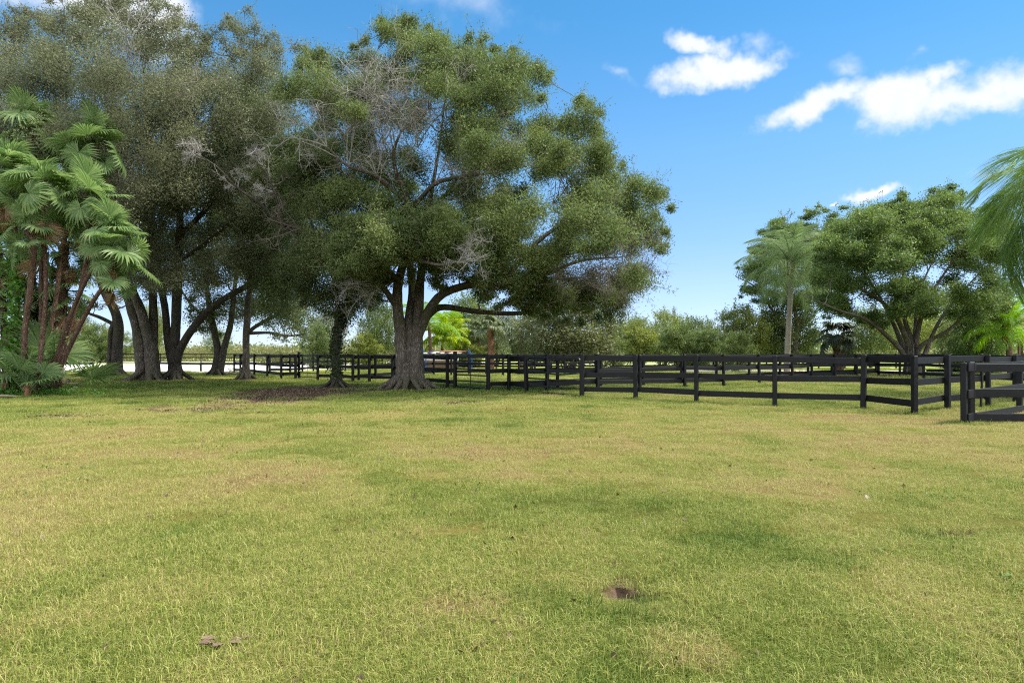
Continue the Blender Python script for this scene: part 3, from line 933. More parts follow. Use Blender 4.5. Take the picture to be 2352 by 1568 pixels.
sparse = ((935, 285, 100, 105, .07), (850, 385, 100, 55, .12), (1025, 408, 105, 45, .15), (940, 450, 60, 40, .05), (1265, 480, 45, 80, .2), (1360, 620, 80, 45, .35), (1190, 330, 30, 30, .4), (1262, 262, 24, 24, .1), (700, 300, 40, 50, .4), (950, 665, 50, 26, .1))
cl = fill_crown(poly, D - .3, 5.2, 340, .76, 4.2, sparse + holes([(1020, 120), (1500, 640)], 14, 34, .15), .1, back=.4)
cl += fill_crown([(1180, 690), (1260, 675), (1420, 670), (1485, 680), (1440, 735), (1300, 742), (1200, 730)], D + 1.2, 2, 20, .5, 1.0)
cl += fill_crown([(985, 610), (1060, 630), (1160, 650), (1240, 690), (1160, 712), (1060, 690), (990, 660)], D - 1.2, 1.5, 18, .55, 1.0)
cl += fill_crown([(760, 560), (860, 600), (900, 640), (880, 700), (820, 690), (760, 640)], D - 1, 2.5, 16, .75, 1.5)
cl += fill_crown([(1000, 600), (1100, 610), (1300, 640), (1460, 640), (1440, 700), (1330, 715), (1200, 705), (1080, 690), (1000, 660)], D - .5, 3.5, 34, .7, 1.5)
low = fill_crown([(770, 545), (830, 500), (930, 480), (1050, 500), (1075, 560), (1050, 610), (960, 590), (880, 610), (800, 640), (755, 610)], D - 4.2, 1.5, 60, .66, 1.5)
main, _ = grow_tree('oak_tree', 'tallest spreading oak with fluted trunk and bare grey twigs in its crown', b, limbs, cl + low, M['oak'], M['bark'], 'oaks beside the paddocks', leaf=(.095, .032), dens=4300, twigs=11, wob=.09, flare=(1.1, 12, .5), slim=.8, sides=16, sprigs=2, tipspread=.25)
dead(main, 904, 351, D - 3.1, [(-.3, -.3, 1), (.3, -.4, 1), (-.7, -.2, .7)], 1.5, .035)
dead(main, 922, 300, D - 3.5, [(0, -.3, 1), (.5, -.3, .8), (-.4, -.2, 1)], 1.5, .03)
dead(main, 751, 337, D - 3.9, [(-.6, -.2, .9), (-.2, -.3, 1), (-1, -.1, .4)], 1.5, .028)
dead(main, 801, 382, D - 3.6, [(-.2, -.4, 1), (.3, -.4, 1), (-.6, -.3, .6)], 1.7, .028)
dead(main, 864, 405, D - 2.9, [(-.1, -.4, 1), (.4, -.5, .9), (-.5, -.4, .8)], 1.5, .028)
dead(main, 999, 423, D - 2.4, [(.3, -.4, 1), (.8, -.4, .6), (.1, -.5, .9)], 1.7, .028)
dead(main, 1066, 405, D - 3.1, [(.5, -.4, .8), (.9, -.3, .3), (0, -.5, 1)], 1.6, .026)
dead(main, 913, 405, D - 2.4, [(.5, -.5, .7), (-.3, -.6, .9)], 1.7, .03)
dead(main, 880, 330, D - 2.9, [(-.2, -.4, 1), (.1, -.5, 1), (.4, -.3, .9)], 1.8, .03)
dead(main, 960, 340, D - 2.6, [(.1, -.4, 1), (.4, -.4, .9), (-.2, -.3, 1)], 1.8, .03)
dead(main, 820, 330, D - 3, [(-.3, -.4, 1), (.2, -.5, 1)], 1.6, .028)
dead(main, 735, 255, D - 1, [(-.3, -.4, .8), (.4, -.4, .8)], 1.3, .025)
dead(main, 1030, 330, D + .5, [(.5, -.4, .8), (-.3, -.5, .9), (.9, -.2, .5)], 1.7, .028, mat='twig_brown')
for u, v, dd_ in ((1290, 590, -2.6), (1340, 575, -3), (1390, 590, -2.6), (1330, 640, -3.2), (1400, 650, -2.2), (1270, 640, -3)):
    dead(main, u, v, D + dd_, [(1, -.3, .3), (.9, -.4, -.2), (.7, -.3, .6)], 1.15, .024, mat='twig_brown', spread=.4)
dead(main, 1270, 470, D - 1, [(.3, -.3, 1), (.7, -.3, .8), (-.1, -.3, 1)], 1.7, .025, mat='twig_brown')
dead(main, 870, 655, D - 1.8, [(-1, -.4, -.35), (-1, -.5, -.1), (-.8, -.3, -.5)], 1.2, .03, level=3)
dead(main, 1050, 605, D - 5, [(.8, -.2, .2), (1, -.1, -.2), (.5, -.3, .5)], .8, .025)

# --- the ivy-wrapped oak beside it
b = G(772, 889); D = b[1]
limbs = [LB((772, 893, D, .36), (773, 860, D, .25), (770, 805, D, .235), (776, 765, D, .22), (790, 722, D, .19), (802, 680, D, .16), (812, 630, D, .13), (830, 550, D + .5, .1), (845, 450, D + 1, .05)),
         LB((774, 770, D, .18), (776, 700, D - .2, .15), (768, 640, D - .5, .13), (735, 560, D - 1, .1), (700, 470, D - 1.2, .06), (680, 380, D - 1.2, .03)),
         LB((772, 640, D - .3, .13), (735, 558, D - 1, .11), (655, 522, D - 1.6, .09), (600, 470, D - 2.2, .08), (547, 433, D - 2.6, .06), (500, 385, D - 2.8, .045), (462, 360, D - 3, .03)),
         LB((655, 522, D - 1.6, .07), (630, 440, D - 2.4, .045), (603, 380, D - 2.7, .028))]
poly = [(600, 360), (660, 300), (720, 320), (800, 400), (850, 470), (870, 560), (895, 640), (870, 715), (800, 735), (720, 715), (650, 650), (600, 560), (575, 450)]
cl = fill_crown(poly, D, 3.6, 95, .85, 3, ((640, 510, 70, 60, .3), (600, 430, 50, 90, .3)))
t6, _ = grow_tree('oak_tree', 'slender oak with ivy wrapped trunk just left of the tallest oak', b, limbs, cl, M['oak_dark'], M['bark_dark'], 'oaks beside the paddocks', leaf=(.1, .036), dens=2900, twigs=9, flare=(.6, 7, .26), slim=.72)
dead(t6, 462, 360, D - 3, [(-1, -.2, .6), (-.5, -.3, 1), (-1, -.2, .1), (-.2, -.2, .9)], .62, .03)
dead(t6, 603, 380, D - 2.7, [(-.5, -.2, 1), (.1, -.3, 1), (-1, -.2, .5)], .62, .026)
dead(t6, 628, 440, D - 2.4, [(-1, -.3, .3), (-.8, -.2, -.1)], .62, .024)
dead(t6, 547, 433, D - 2.6, [(-1, -.3, .2), (-.2, -.3, 1)], .62, .026)
dead(t6, 690, 525, D - 2, [(-1, -.4, .0), (-.8, -.5, .5), (-1, -.3, -.3)], 1.0, .026, mat='twig_brown')
n = 3600
hz = rng.random(n) ** .9 * 3.6
cu = np.interp(hz, [0, .6, 1.5, 2.3, 2.9, 3.6], [772, 773, 770, 776, 790, 803])
ctr = np.c_[(cu - CX) / F * D, np.full(n, D), hz]
an = rng.random(n) * 6.283
rd = .15 + np.abs(rng.normal(size=n)) * .07 + (rng.random(n) < .16) * rng.random(n) * .55 * np.clip(hz, .2, 1.6) / 1.6
c = ctr + np.c_[np.cos(an) * rd, np.sin(an) * rd, rng.normal(size=n) * .1] - np.array(t6.location)
c = c[c[:, 2] > .05]
V, q = leaf_quads(c, .085, .06, None, .2)
link('ivy', mesh_data('ivy', V, [q], M['ivy'], False, {'rnd': rng.random(len(c))}), t6)

# --- the oaks of the grove on the left
b = G(563, 871); D = b[1]
limbs = [LB((563, 875, D, .42), (565, 832, D, .27), (566, 765, D, .25), (570, 700, D, .235), (577, 640, D, .2), (581, 560, D - .5, .17), (585, 450, D - 1.5, .12), (590, 300, D - 2.5, .06)),
         LB((568, 765, D, .16), (590, 748, D - .2, .14), (631, 725, D - .6, .12), (678, 706, D - 1, .09), (730, 670, D - 1.4, .05)),
         LB((575, 765, D, .09), (620, 764, D - .5, .07), (664, 771, D - 1, .05), (700, 766, D - 1.4, .03)),
         LB((580, 580, D - .5, .13), (640, 480, D - 2.5, .09), (680, 360, D - 3.5, .05))]
poly = [(500, 215), (560, 185), (620, 190), (680, 235), (720, 330), (745, 470), (735, 600), (725, 700), (715, 775), (660, 790), (610, 770), (600, 700), (560, 640), (505, 470), (490, 300)]
cl = fill_crown(poly, D - 2.5, 4.2, 110, .95, 3.2, ((640, 770, 60, 20, .6),))
t5, _ = grow_tree('oak_tree', 'oak with slim straight pale trunk beside the fence end', b, limbs, cl, M['oak_dark'], M['bark'], 'oaks beside the paddocks', leaf=(.11, .044), dens=2000, twigs=8, flare=(.7, 7, .3), slim=.68)

b = G(497, 862); D = b[1]
limbs = [LB((495, 866, D, .5), (500, 805, D, .32), (490, 752, D, .28), (480, 700, D, .24), (470, 620, D, .19), (455, 520, D, .12), (450, 420, D, .06)),
         LB((501, 864, D, .42), (514, 802, D, .3), (528, 752, D, .26), (536, 690, D, .2), (546, 600, D, .15), (565, 480, D, .09), (580, 400, D, .04)),
         LB((490, 745, D, .16), (440, 700, D + 1, .11), (400, 640, D + 2, .06))]
poly = [(420, 330), (520, 300), (640, 340), (720, 480), (705, 620), (660, 700), (560, 745), (470, 740), (420, 690), (395, 560)]
cl = fill_crown(poly, D, 4, 90, .95, 3.5, ((560, 690, 120, 60, .5),))
cl += fill_crown([(425, 640), (700, 640), (725, 755), (640, 785), (560, 772), (480, 778), (428, 742)], D + .5, 2.2, 34, .75, 2, ((560, 740, 60, 25, .3),))
t4, _ = grow_tree('oak_tree', 'dark oak whose trunk forks low into a V behind the grove', b, limbs, cl, M['oak_dark'], M['bark_dark'], 'oaks beside the paddocks', leaf=(.13, .052), dens=1450, twigs=8, flare=(.8, 7, .34), slim=.68)

b = G(403, 872); D = b[1]
limbs = [LB((404, 876, D, .58), (401, 835, D, .46), (400, 795, D, .42), (404, 740, D, .36), (408, 640, D, .33), (412, 540, D - .5, .28), (418, 420, D - 1.5, .2), (430, 300, D - 2.5, .12), (460, 150, D - 3, .06), (480, 80, D - 3, .03)),
         LB((395, 830, D, .33), (386, 780, D, .3), (380, 720, D, .27), (371, 660, D + .2, .24), (352, 560, D + .5, .2), (325, 430, D + .5, .14), (318, 300, D, .08)),
         LB((405, 835, D, .34), (418, 793, D - .2, .3), (465, 727, D - .6, .27), (510, 690, D - 1, .24), (570, 655, D - 1.6, .21), (627, 622, D - 2.2, .18), (700, 578, D - 3, .12), (755, 535, D - 3.6, .06)),
         LB((412, 540, D - .5, .2), (480, 470, D - 2, .15), (550, 330, D - 3.5, .09), (580, 150, D - 4, .045), (585, 60, D - 4, .02)),
         LB((410, 600, D - .2, .18), (470, 560, D - 1.5, .14), (540, 500, D - 3, .1), (610, 420, D - 4, .06))]
poly = [(405, 130), (450, 95), (500, 105), (545, 85), (600, 95), (640, 135), (665, 200), (700, 250), (700, 340), (660, 480), (640, 600), (560, 670), (450, 700), (350, 670), (330, 420), (370, 250)]
cl = fill_crown(poly, D - 2.5, 5, 150, .98, 3.5, ((470, 520, 120, 80, .6),))
top = fill_crown([(420, 120), (440, 50), (500, 70), (545, 30), (580, 12), (600, 40), (625, 60), (640, 110), (690, 85), (715, 95), (700, 140), (640, 165), (520, 140)], D - 3, 1.6, 34, .5, 1.2)
t3, _ = grow_tree('oak_tree', 'grove oak with long low limb sweeping right across the shade', b, limbs, cl + top, M['oak_grey'], M['bark_dark'], 'oaks beside the paddocks', leaf=(.1, .042), dens=1700, twigs=10, wob=.08, flare=(.95, 9, .4), slim=.66, sides=14, tipspread=.30, sprigs=2)

b = G(342, 873); D = b[1]
limbs = [LB((330, 877, D, .55), (326, 835, D, .46), (321, 790, D, .40), (312, 745, D, .36), (300, 700, D, .32), (272, 610, D - .5, .26), (235, 490, D - 1.5, .18), (205, 350, D - 3, .1), (190, 200, D - 4, .05)),
         LB((352, 877, D - .1, .58), (350, 835, D - .1, .5), (345, 790, D - .1, .42), (333, 745, D - .2, .36), (320, 705, D - .2, .31), (296, 645, D - .4, .22), (268, 570, D - .8, .12), (250, 480, D - 1.2, .05)),
         LB((350, 790, D, .36), (352, 730, D + .3, .3), (350, 640, D + .5, .27), (345, 480, D, .2), (340, 320, D - 1.5, .13), (330, 160, D - 3, .06)),
         LB((235, 490, D - 1.5, .14), (120, 400, D - 4, .1), (20, 300, D - 6, .06), (-60, 200, D - 7, .03)),
         LB((345, 500, D, .15), (290, 380, D - 4, .1), (260, 240, D - 6, .06), (250, 120, D - 6, .03))]
poly = [(-150, 110), (-60, 75), (0, 90), (60, 62), (140, 38), (200, 20), (260, 5), (330, 25), (400, 62), (450, 108), (478, 170), (470, 280), (485, 400), (440, 520), (400, 650), (330, 680), (270, 620), (150, 560), (-150, 560)]
cl = fill_crown(poly, D - 4, 6.5, 270, 1.0, 4, ((360, 520, 100, 80, .6),))
top = fill_crown([(-60, 100), (-20, 30), (10, 40), (40, 10), (80, 40), (130, -10), (170, 10), (230, -60), (300, -50), (350, -10), (410, 20), (440, 70), (450, 110), (330, 60), (200, 60), (60, 90)], D - 4.5, 2.2, 60, .62, 1.5)
t2, _ = grow_tree('oak_tree', 'broad grey green grove oak with twin fused trunks behind the fan palms', b, limbs, cl + top, M['oak_grey'], M['bark'], 'oaks beside the paddocks', leaf=(.095, .042), dens=1700, twigs=10, wob=.09, flare=(1.05, 10, .52), slim=.70, sides=16, tipspread=.30, sprigs=2)
dead(t2, 240, 330, D - 9, [(.2, -.3, -1), (.6, -.2, -.8)], 1.4, .025)
dead(t2, 300, 110, D - 8, [(-.3, -.3, 1), (.3, -.3, 1)], 1.7, .03)
dead(t2, 360, 230, D - 9, [(.9, -.2, .5), (-.4, -.3, .9)], 1.6, .025, mat='twig_brown')

b = G(267, 862); D = b[1]
limbs = [LB((268, 866, D, .58), (268, 805, D, .45), (272, 755, D, .42), (262, 710, D, .38), (240, 670, D, .33), (226, 620, D, .28), (215, 540, D, .2), (222, 450, D, .14), (240, 350, D, .08)),
         LB((250, 866, D - .2, .24), (252, 810, D - .2, .2), (254, 765, D - .2, .2), (262, 738, D - .1, .18)),
         LB((262, 745, D, .18), (228, 728, D - .3, .14), (198, 717, D - .6, .1), (181, 700, D - .9, .06)),
         LB((245, 680, D, .2), (300, 600, D + .5, .15), (350, 480, D + 1, .08))]
poly = [(150, 330), (280, 280), (400, 330), (425, 560), (400, 690), (340, 690), (300, 650), (230, 660), (170, 660), (140, 540)]
cl = fill_crown(poly, D + .5, 4.5, 80, 1.2, 3.5)
cl += fill_crown([(172, 668), (215, 690), (235, 720), (205, 715), (180, 715)], D - .8, .6, 7, .5, .8)
t1, _ = grow_tree('oak_tree', 'dark leaning oak with curved trunk at the left of the grove', b, limbs, cl, M['oak_dark'], M['bark_dark'], 'oaks beside the paddocks', leaf=(.16, .06), dens=760, twigs=8, flare=(.75, 7, .4), slim=.70)

c = lawn_weeds()
V, q = leaf_quads(c, .03, .018, None, 1.2)
M['clover'] = leaf_mat('lawn_weed_leaf', [(0, (.05, .10, .02)), (.5, (.085, .16, .03)), (1, (.14, .21, .05))], .3, spec=.15)
o = link('lawn_weeds', mesh_data('lawn_weeds', V, [q], M['clover'], False, {'rnd': rng.random(len(c))}))
tag(o, 'small broad leaved weeds scattered through the lawn', 'weeds', kind='stuff')

# leaf litter in the shade of the grove
c = []
for u, v, a, bb_, n in ((655, 904, 2.3, 6.0, 8000), (455, 942, .9, .4, 500), (1050, 925, 1.2, .8, 500), (938, 893, 1.8, 1.6, 800), (403, 872, 2.2, 1.6, 900), (342, 873, 2.2, 1.6, 900), (563, 871, 2, 1.6, 700), (165, 956, 1, .5, 300), (900, 940, 6, 3, 500), (400, 900, 8, 5, 700), (1300, 1150, 5, 5, 90), (700, 1150, 5, 5, 110), (1176, 1500, 1.6, .9, 45), (900, 990, 9, 5, 180)):
    g = G(u, v); q = rng.normal(size=(n, 2)) * .5
    x, y = g[0] + q[:, 0] * a, g[1] + q[:, 1] * bb_
    c.append(np.c_[x, y, dip(x, y) + .008 + rng.random(n) * .012])
c = np.concatenate(c)
V, q = leaf_quads(c, .06, .035, None, 4)
o = link('leaf_litter', mesh_data('leaf_litter', V, [q], M['litter'], False, {'rnd': rng.random(len(c))}))
tag(o, 'reddish brown fallen leaves on bare soil under the oaks', 'leaf litter', kind='stuff')


# ------------------------------------------------------------------ palms
def fan_mesh(name, mat, petl=.8, Rr=.95, nseg=36, span=150, cup=.25, tipdroop=.25, wseg=1.0, beta=45):
    """fan leaf: stalk along +X from the origin, pleated segments round its end, free tips hanging"""
    mb = MB()
    k = 7
    tt = np.linspace(0, 1, k)
    pet = np.c_[tt * petl, np.zeros(k), -.10 * petl * tt ** 2]
    mb.tube(pet, np.linspace(.018, .011, k), 5)
    hub = pet[-1]
    for i in range(nseg):
        th = R(-span + 2 * span * i / (nseg - 1)) + rng.normal() * .012
        ln = Rr * (1 - .3 * (abs(th) / R(span)) ** 1.5) * (.86 + .22 * rng.random())
        d = np.array([math.cos(th), math.sin(th), 0]); s = np.array([-math.sin(th), math.cos(th), 0])
        wmax = ln * .5 * R(2 * span) / nseg * .95 * wseg
        tw = rng.normal() * .15
        rows, dz = [], 0
        for f, wf in ((.04, .1), (.28, .55), (.55, 1.0), (.78, .72), (1.0, .05)):
            z = cup * f * ln * (1 - .45 * f) - tipdroop * ln * max(0, f - .5) ** 2 * 3.2 * (.7 + .6 * rng.random())
            c = hub + d * ln * f * (1 - .12 * max(0, f - .55)) + np.array([0, 0, z]) + s * tw * .1 * f * f * ln
            fold = wmax * wf * .55
            rows += [c - s * wmax * wf, c + np.array([0, 0, -fold]), c + s * wmax * wf]
        q = []
        for r_ in range(4):
            for cidx in range(2):
                a = r_ * 3 + cidx
                q.append([a, a + 1, a + 4, a + 3])
        rows = (np.array(rows) - hub) @ np.array(Matrix.Rotation(R(beta), 3, 'Y')).T + hub
        mb.add(rows, q, rq=np.full(len(q), np.clip(rng.normal(.5, .22), 0, 1)))
    return mb.data(name, mat)


FAN = [fan_mesh('fan_frond', M['fan'], .8, .86, 38, 148, .2, .22, .66, beta=42), fan_mesh('fan_frond', M['fan'], .72, .9, 36, 156, .12, .3, .66, beta=64), fan_mesh('fan_frond', M['fan'], .9, .84, 38, 140, .34, .14, .66, beta=16), fan_mesh('fan_frond', M['fan'], .85, .82, 34, 150, .1, .36, .62, beta=76)]
FAN_DEAD = fan_mesh('dead_fan_frond', M['fan_dead'], .7, .8, 26, 70, -.15, .5, .8, beta=15)


def fan_crown(root, top, n, elev=(90, -48), scale=1.0, meshes=FAN, dead_n=3, frond='frond', az0=None):
    for k in range(n):
        f = (k + .5) / n
        el_ = R(elev[0] + (elev[1] - elev[0]) * f ** 1.3 + rng.normal() * 7)
        azm = k * 2.39996 + rng.normal() * .25 + (az0 or 0)
        o = link(frond, meshes[k % len(meshes)], root)
        o.location = Vector(top) + Vector((0, 0, -.35 * f * scale))
        o.rotation_euler = Euler((rng.normal() * .4, -el_, azm), 'XYZ')
        s = scale * (.68 + .34 * rng.random()) * (.8 if f < .08 else 1)
        o.scale = (s, s, s)
    for k in range(dead_n):
        o = link(frond, FAN_DEAD, root)
        o['label'] = 'dead brown frond hanging under the crown'
        o.location = Vector(top) + Vector((0, 0, -.4 * scale))
        o.rotation_euler = Euler((rng.normal() * .3, R(72 + rng.normal() * 8), rng.random() * 6.28), 'XYZ')
        s = scale * (.8 + .3 * rng.random()); o.scale = (s, s, s)


def palm_stem(root, pts, rads, mat, boots=0, boot_len=.12, wob=.12):
    mb = MB()
    mb.tube(pts, rads, 10, wob, sub=5)
    if boots:
        cp = catmull(pts, 8); cr = catmull(np.c_[rads, rads, rads], 8)[:, 0]
        for k in range(boots):
            i = rng.integers(int(len(cp) * .1), len(cp))
            a = rng.random() * 6.28
            d = np.array([math.cos(a), math.sin(a), 0])
            p0 = cp[i] + d * cr[i] * .8
            mb.tube(np.array([p0, p0 + d * boot_len * .45 + [0, 0, boot_len * .6], p0 + d * boot_len * .65 + [0, 0, boot_len * 1.3]]), np.array([.03, .018, .004]), 4, cap=False)
    return mb.build('trunk', mat, root, True)


def fan_palm(label, us, n, scale=1.0, dead_n=4, rad=.064, boots=50):
    """us: stem measured from the crown down to the ground as (u, v, depth)"""
    pts = np.array([P(*q) for q in us])[::-1]
    base = np.array([pts[0][0], pts[0][1], 0.]); pts[0][2] = -.05
    root = empty('fan_palm', tuple(base), 0, label, 'palm', 'fan palms in the clump on the left')
    rads = np.linspace(rad * 1.2, rad * .9, len(pts))
    palm_stem(root, pts - base, rads, M['palm_trunk'], boots)
    fan_crown(root, tuple(pts[-1] - base), n, scale=scale, dead_n=dead_n)
    return root


fan_palm('fan palm with clear upright reddish trunk in front of the clump', [(100, 440, 22.4), (103, 570, 22.4), (104, 690, 22.3), (92, 825, 22.3), (80, 901, 22.3)], 22, 1.02)
fan_palm('fan palm leaning right, its crown standing right of the clear trunk', [(214, 468, 22.6), (207, 530, 22.6), (195, 615, 22.7), (178, 690, 22.8), (148, 790, 22.9), (118, 899, 23.2)], 22, 1.02)
fan_palm('fan palm cut by the left edge of the photo', [(20, 400, 22.8), (33, 510, 22.8), (40, 620, 22.9), (38, 800, 23), (36, 898, 23.2)], 20, 1.05)
fan_palm('highest fan palm at the back of the clump', [(72, 300, 24.6), (88, 440, 24.5), (95, 640, 24.4), (92, 890, 24.4)], 18, 1.1)
fan_palm('fan palm with upper crown behind the right leaning one', [(222, 335, 24.4), (200, 440, 24.2), (145, 560, 24.2), (132, 660, 24.2), (112, 790, 24.2), (105, 888, 24.2)], 20, 1.05)
fan_palm('fan palm leaning furthest right with low hanging fronds near the oak trunks', [(258, 548, 21.8), (238, 590, 21.9), (200, 640, 22.2), (160, 730, 22.6), (128, 830, 23), (110, 896, 23.3)], 17, .95, 2)
fan_palm('fan palm with thin trunk and low crown left of the clear trunk', [(62, 535, 22), (78, 560, 22), (72, 640, 22.1), (60, 730, 22.2), (56, 820, 22.3), (58, 904, 22.4)], 13, .82, 2, .08)
fan_palm('fan palm hidden behind the middle of the clump with shaggy trunk', [(150, 560, 24.8), (146, 640, 24.8), (130, 760, 24.7), (122, 884, 24.6)], 13, .95, 7, .12, 110)
fan_palm('fan palm with crown mostly outside the left edge', [(-75, 420, 23.4), (-50, 600, 23.4), (-20, 780, 23.3), (-12, 899, 23.2)], 18, 1.05)
fan_palm('fan palm with dark trunk and low fronds behind the left side of the clump', [(-5, 560, 24.6), (5, 680, 24.6), (12, 800, 24.5), (16, 886, 24.5)], 14, 1.0, 5, .11)


fan_palm('low fan palm at the right of the clump with long stalked hanging fronds', [(268, 600, 21.9), (252, 640, 22), (215, 690, 22.3), (168, 780, 22.8), (138, 850, 23), (126, 892, 23.3)], 12, .95, 2)


fan_palm('short fan palm behind the trunks at the left of the clump', [(38, 690, 24.8), (40, 780, 24.8), (42, 884, 24.8)], 15, 1.0, 6)
fan_palm('short fan palm behind the trunks at the middle of the clump', [(112, 715, 25.2), (112, 790, 25.2), (112, 882, 25.2)], 15, 1.0, 6)
fan_palm('short shaggy fan palm behind the trunks, its crown level with the oak forks', [(78, 630, 25.4), (82, 740, 25.4), (84, 881, 25.4)], 15, 1.0, 8)
fan_palm('short fan palm behind the leaning trunks at the right of the clump', [(152, 668, 25), (146, 770, 25), (138, 882, 25)], 13, .9, 6)


def young_fan(label, u, v, n, scale, h):
    g = G(u, v)
    root = empty('young_fan_palm', tuple(g), 0, label, 'young palm', 'young fan palms at the foot of the clump')
    palm_stem(root, np.array([[0, 0, -.05], [.02, 0, h * .5], [0, .02, h]]), np.array([.09, .08, .05]), M['boot'], 12, .1)
    fan_crown(root, (0, 0, h), n, (84, 30), scale, [FAN[2], FAN[0]], dead_n=0)


young_fan('young fan palm with wide fronds at the right foot of the clump', 122, 903, 9, 1.5, .42)
young_fan('young fan palm at the foot of the clear trunk', 62, 911, 7, 1.2, .32)
young_fan('young fan palm at the left foot of the clump by the photo edge', 14, 903, 8, 1.4, .4)
young_fan('small young fan palm tucked between the two larger ones', 92, 898, 5, .9, .25)

# vine on a palm trunk
n = 900
hz = rng.random(n)
us_, vs_ = np.interp(hz, [0, .5, 1], [34, 33, 40]), 880 - hz * 300
c = np.array([P(u, v, 22.7) for u, v in zip(us_, vs_)]) + rng.normal(size=(n, 3)) * np.array([.14, .12, .08])
b = np.array([c[:, 0].mean(), 22.8, 0])
V, q = leaf_quads(c - b, .13, .11, None, .1)
o = link('climbing_vine', mesh_data('climbing_vine', V, [q], M['vine'], False, {'rnd': rng.random(n)}), None, tuple(b))
tag(o, 'bright green vine climbing a trunk at the left of the palm clump', 'vine')
# low plants around the palm feet
n = 2600
x = rng.normal(size=n) * 1.2 - 15.7; y = 22.5 + rng.normal(size=n) * .45
c = np.c_[x, y, np.abs(rng.normal(size=n)) * .10 + .02]
V, q = leaf_quads(c, .07, .05, None, .8)
o = link('ground_cover', mesh_data('ground_cover', V, [q], M['vine'], False, {'rnd': rng.random(n) * .7}))
tag(o, 'low leafy ground cover around the feet of the fan palms', 'ground cover', kind='stuff')


def feather_mesh(name, mat, length=3.2, rise=.75, droop=1.5, n=64, lf=.62, wd=.028, hang=.75):
    """feather leaf: midrib along +X from the origin arching over, leaflets both sides hanging"""
    mb = MB()
    t = np.linspace(0, 1, 14)
    ang = rise - (rise + droop) * t ** 1.3
    step = length / 13
    rib = np.vstack([[0, 0, 0], np.cumsum(np.c_[np.cos(ang), np.zeros(14), np.sin(ang)] * step, 0)[:-1]])
    mb.tube(rib, np.linspace(.03, .005, 14), 5, cap=False)
    for k in range(n):
        f = .12 + .88 * k / n
        i = min(int(f * 13), 12); ff = f * 13 - i
        p = rib[i] * (1 - ff) + rib[i + 1] * ff
        tg = unit(rib[i + 1] - rib[i])
        L_len = lf * math.sin(math.pi * min(1, .18 + .78 * f)) ** .6 * (.85 + .3 * rng.random())
        for sgn in (-1, 1):
            lift = rng.normal() * .35
            d = unit(np.array([0, sgn, lift]) + tg * (.55 + .3 * f))
            pts = [p, p + d * L_len * .4 + np.array([0, 0, -.06 * hang * L_len]), p + d * L_len * .68 + np.array([0, 0, -.36 * hang * L_len]), p + d * L_len * .8 + np.array([0, 0, -.85 * hang * L_len])]
            sd_ = unit(np.cross(d, [0, 0, 1.0]) + rng.normal(size=3) * .3)
            rows = []
            for q_, wf in zip(pts, (.5, 1, .8, .08)):
                rows += [q_ - sd_ * wd * wf * .5, q_ + sd_ * wd * wf * .5]
            mb.add(np.array(rows), [[0, 1, 3, 2], [2, 3, 5, 4], [4, 5, 7, 6]], rq=np.full(3, np.clip(rng.normal(.5, .22), 0, 1)))
    return mb.data(name, mat)


def feather_palm(label, pts, rads, mat, fronds, n, length=3.2, elev=(80, -25), trunk='queen_trunk', boots=True, cat='palm', az=None, group='feather palms on the right'):
    pts = np.array(pts, float)
    base = np.array([pts[0][0], pts[0][1], 0.]); pts[0][2] = -.05
    root = empty('feather_palm', tuple(base), 0, label, cat, group)
    palm_stem(root, pts - base, np.array(rads), M[trunk], 0, wob=.03)
    top = pts[-1] - base
    if boots:
        mb = MB()
        for k in range(16):
            a = k * 2.4; d = np.array([math.cos(a), math.sin(a), 0]); z0 = -.9 + .9 * k / 16
            rr = rads[-1]
            mb.tube(np.array([top + d * rr * .8 + [0, 0, z0], top + d * (rr + .10) + [0, 0, z0 + .28], top + d * (rr + .05) + [0, 0, z0 + .62]]), np.array([.08, .06, .02]), 6, .15)
        mb.build('leaf_bases', M['boot'], root, True)
    for k in range(n):
        f = (k + .5) / n
        o = link('frond', fronds[k % len(fronds)], root)
        o.location = Vector(top) + Vector((0, 0, .1 - .3 * f))
        a = k * 2.39996 + rng.normal() * .2
        o.rotation_euler = Euler((rng.normal() * .2, -R(elev[0] + (elev[1] - elev[0]) * f + rng.normal() * 5), a), 'XYZ')
        s = 1 + rng.normal() * .08
        o.scale = (s, s, s)
    return root


QF = [feather_mesh('queen_frond', M['queen'], 4.0, .1, 1.5, 70, .9, .024, 1.0), feather_mesh('queen_frond', M['queen'], 4.4, .15, 1.8, 74, .9, .024, 1.0), feather_mesh('queen_frond', M['queen'], 3.7, .05, 1.3, 66, .85, .024, 1.0)]
QL = [feather_mesh('light_frond', M['queen_light'], 3.3, .1, 1.9, 84, .95, .017, 1.15), feather_mesh('light_frond', M['queen_light'], 3.7, .15, 2.2, 88, 1.0, .017, 1.15)]
QY = [feather_mesh('young_frond', M['queen_young'], 2.9, .1, 1.3, 66, .7, .03, .9), feather_mesh('young_frond', M['queen_young'], 3.1, .1, 1.6, 66, .7, .03, .9)]
feather_palm('slim pale trunked queen palm in front of the wide tree', [P(1807, 853, 51), P(1810, 780, 51), P(1814, 700, 51), P(1817, 650, 51), P(1817, 612, 51)], [.23, .21, .19, .18, .17], M['queen'], QF, 38, 3.2, (88, -30))
feather_palm('large queen palm whose long fronds hang in at the right edge', [P(2490, 908, 22), P(2488, 700, 22), P(2485, 600, 22), P(2480, 450, 22)], [.24, .2, .18, .16], M['queen_light'], QL, 60, 3.2, (72, -62))
feather_palm('short vivid green feather palm by the shed', [P(2322, 862, 42), P(2318, 805, 42), P(2314, 756, 42)], [.2, .17, .14], M['queen_young'], QY, 22, 2.4, (86, 0), 'palm_trunk')

# ------------------------------------------------------------------ the wide tree on the right
b = G(2097, 863); D = b[1]


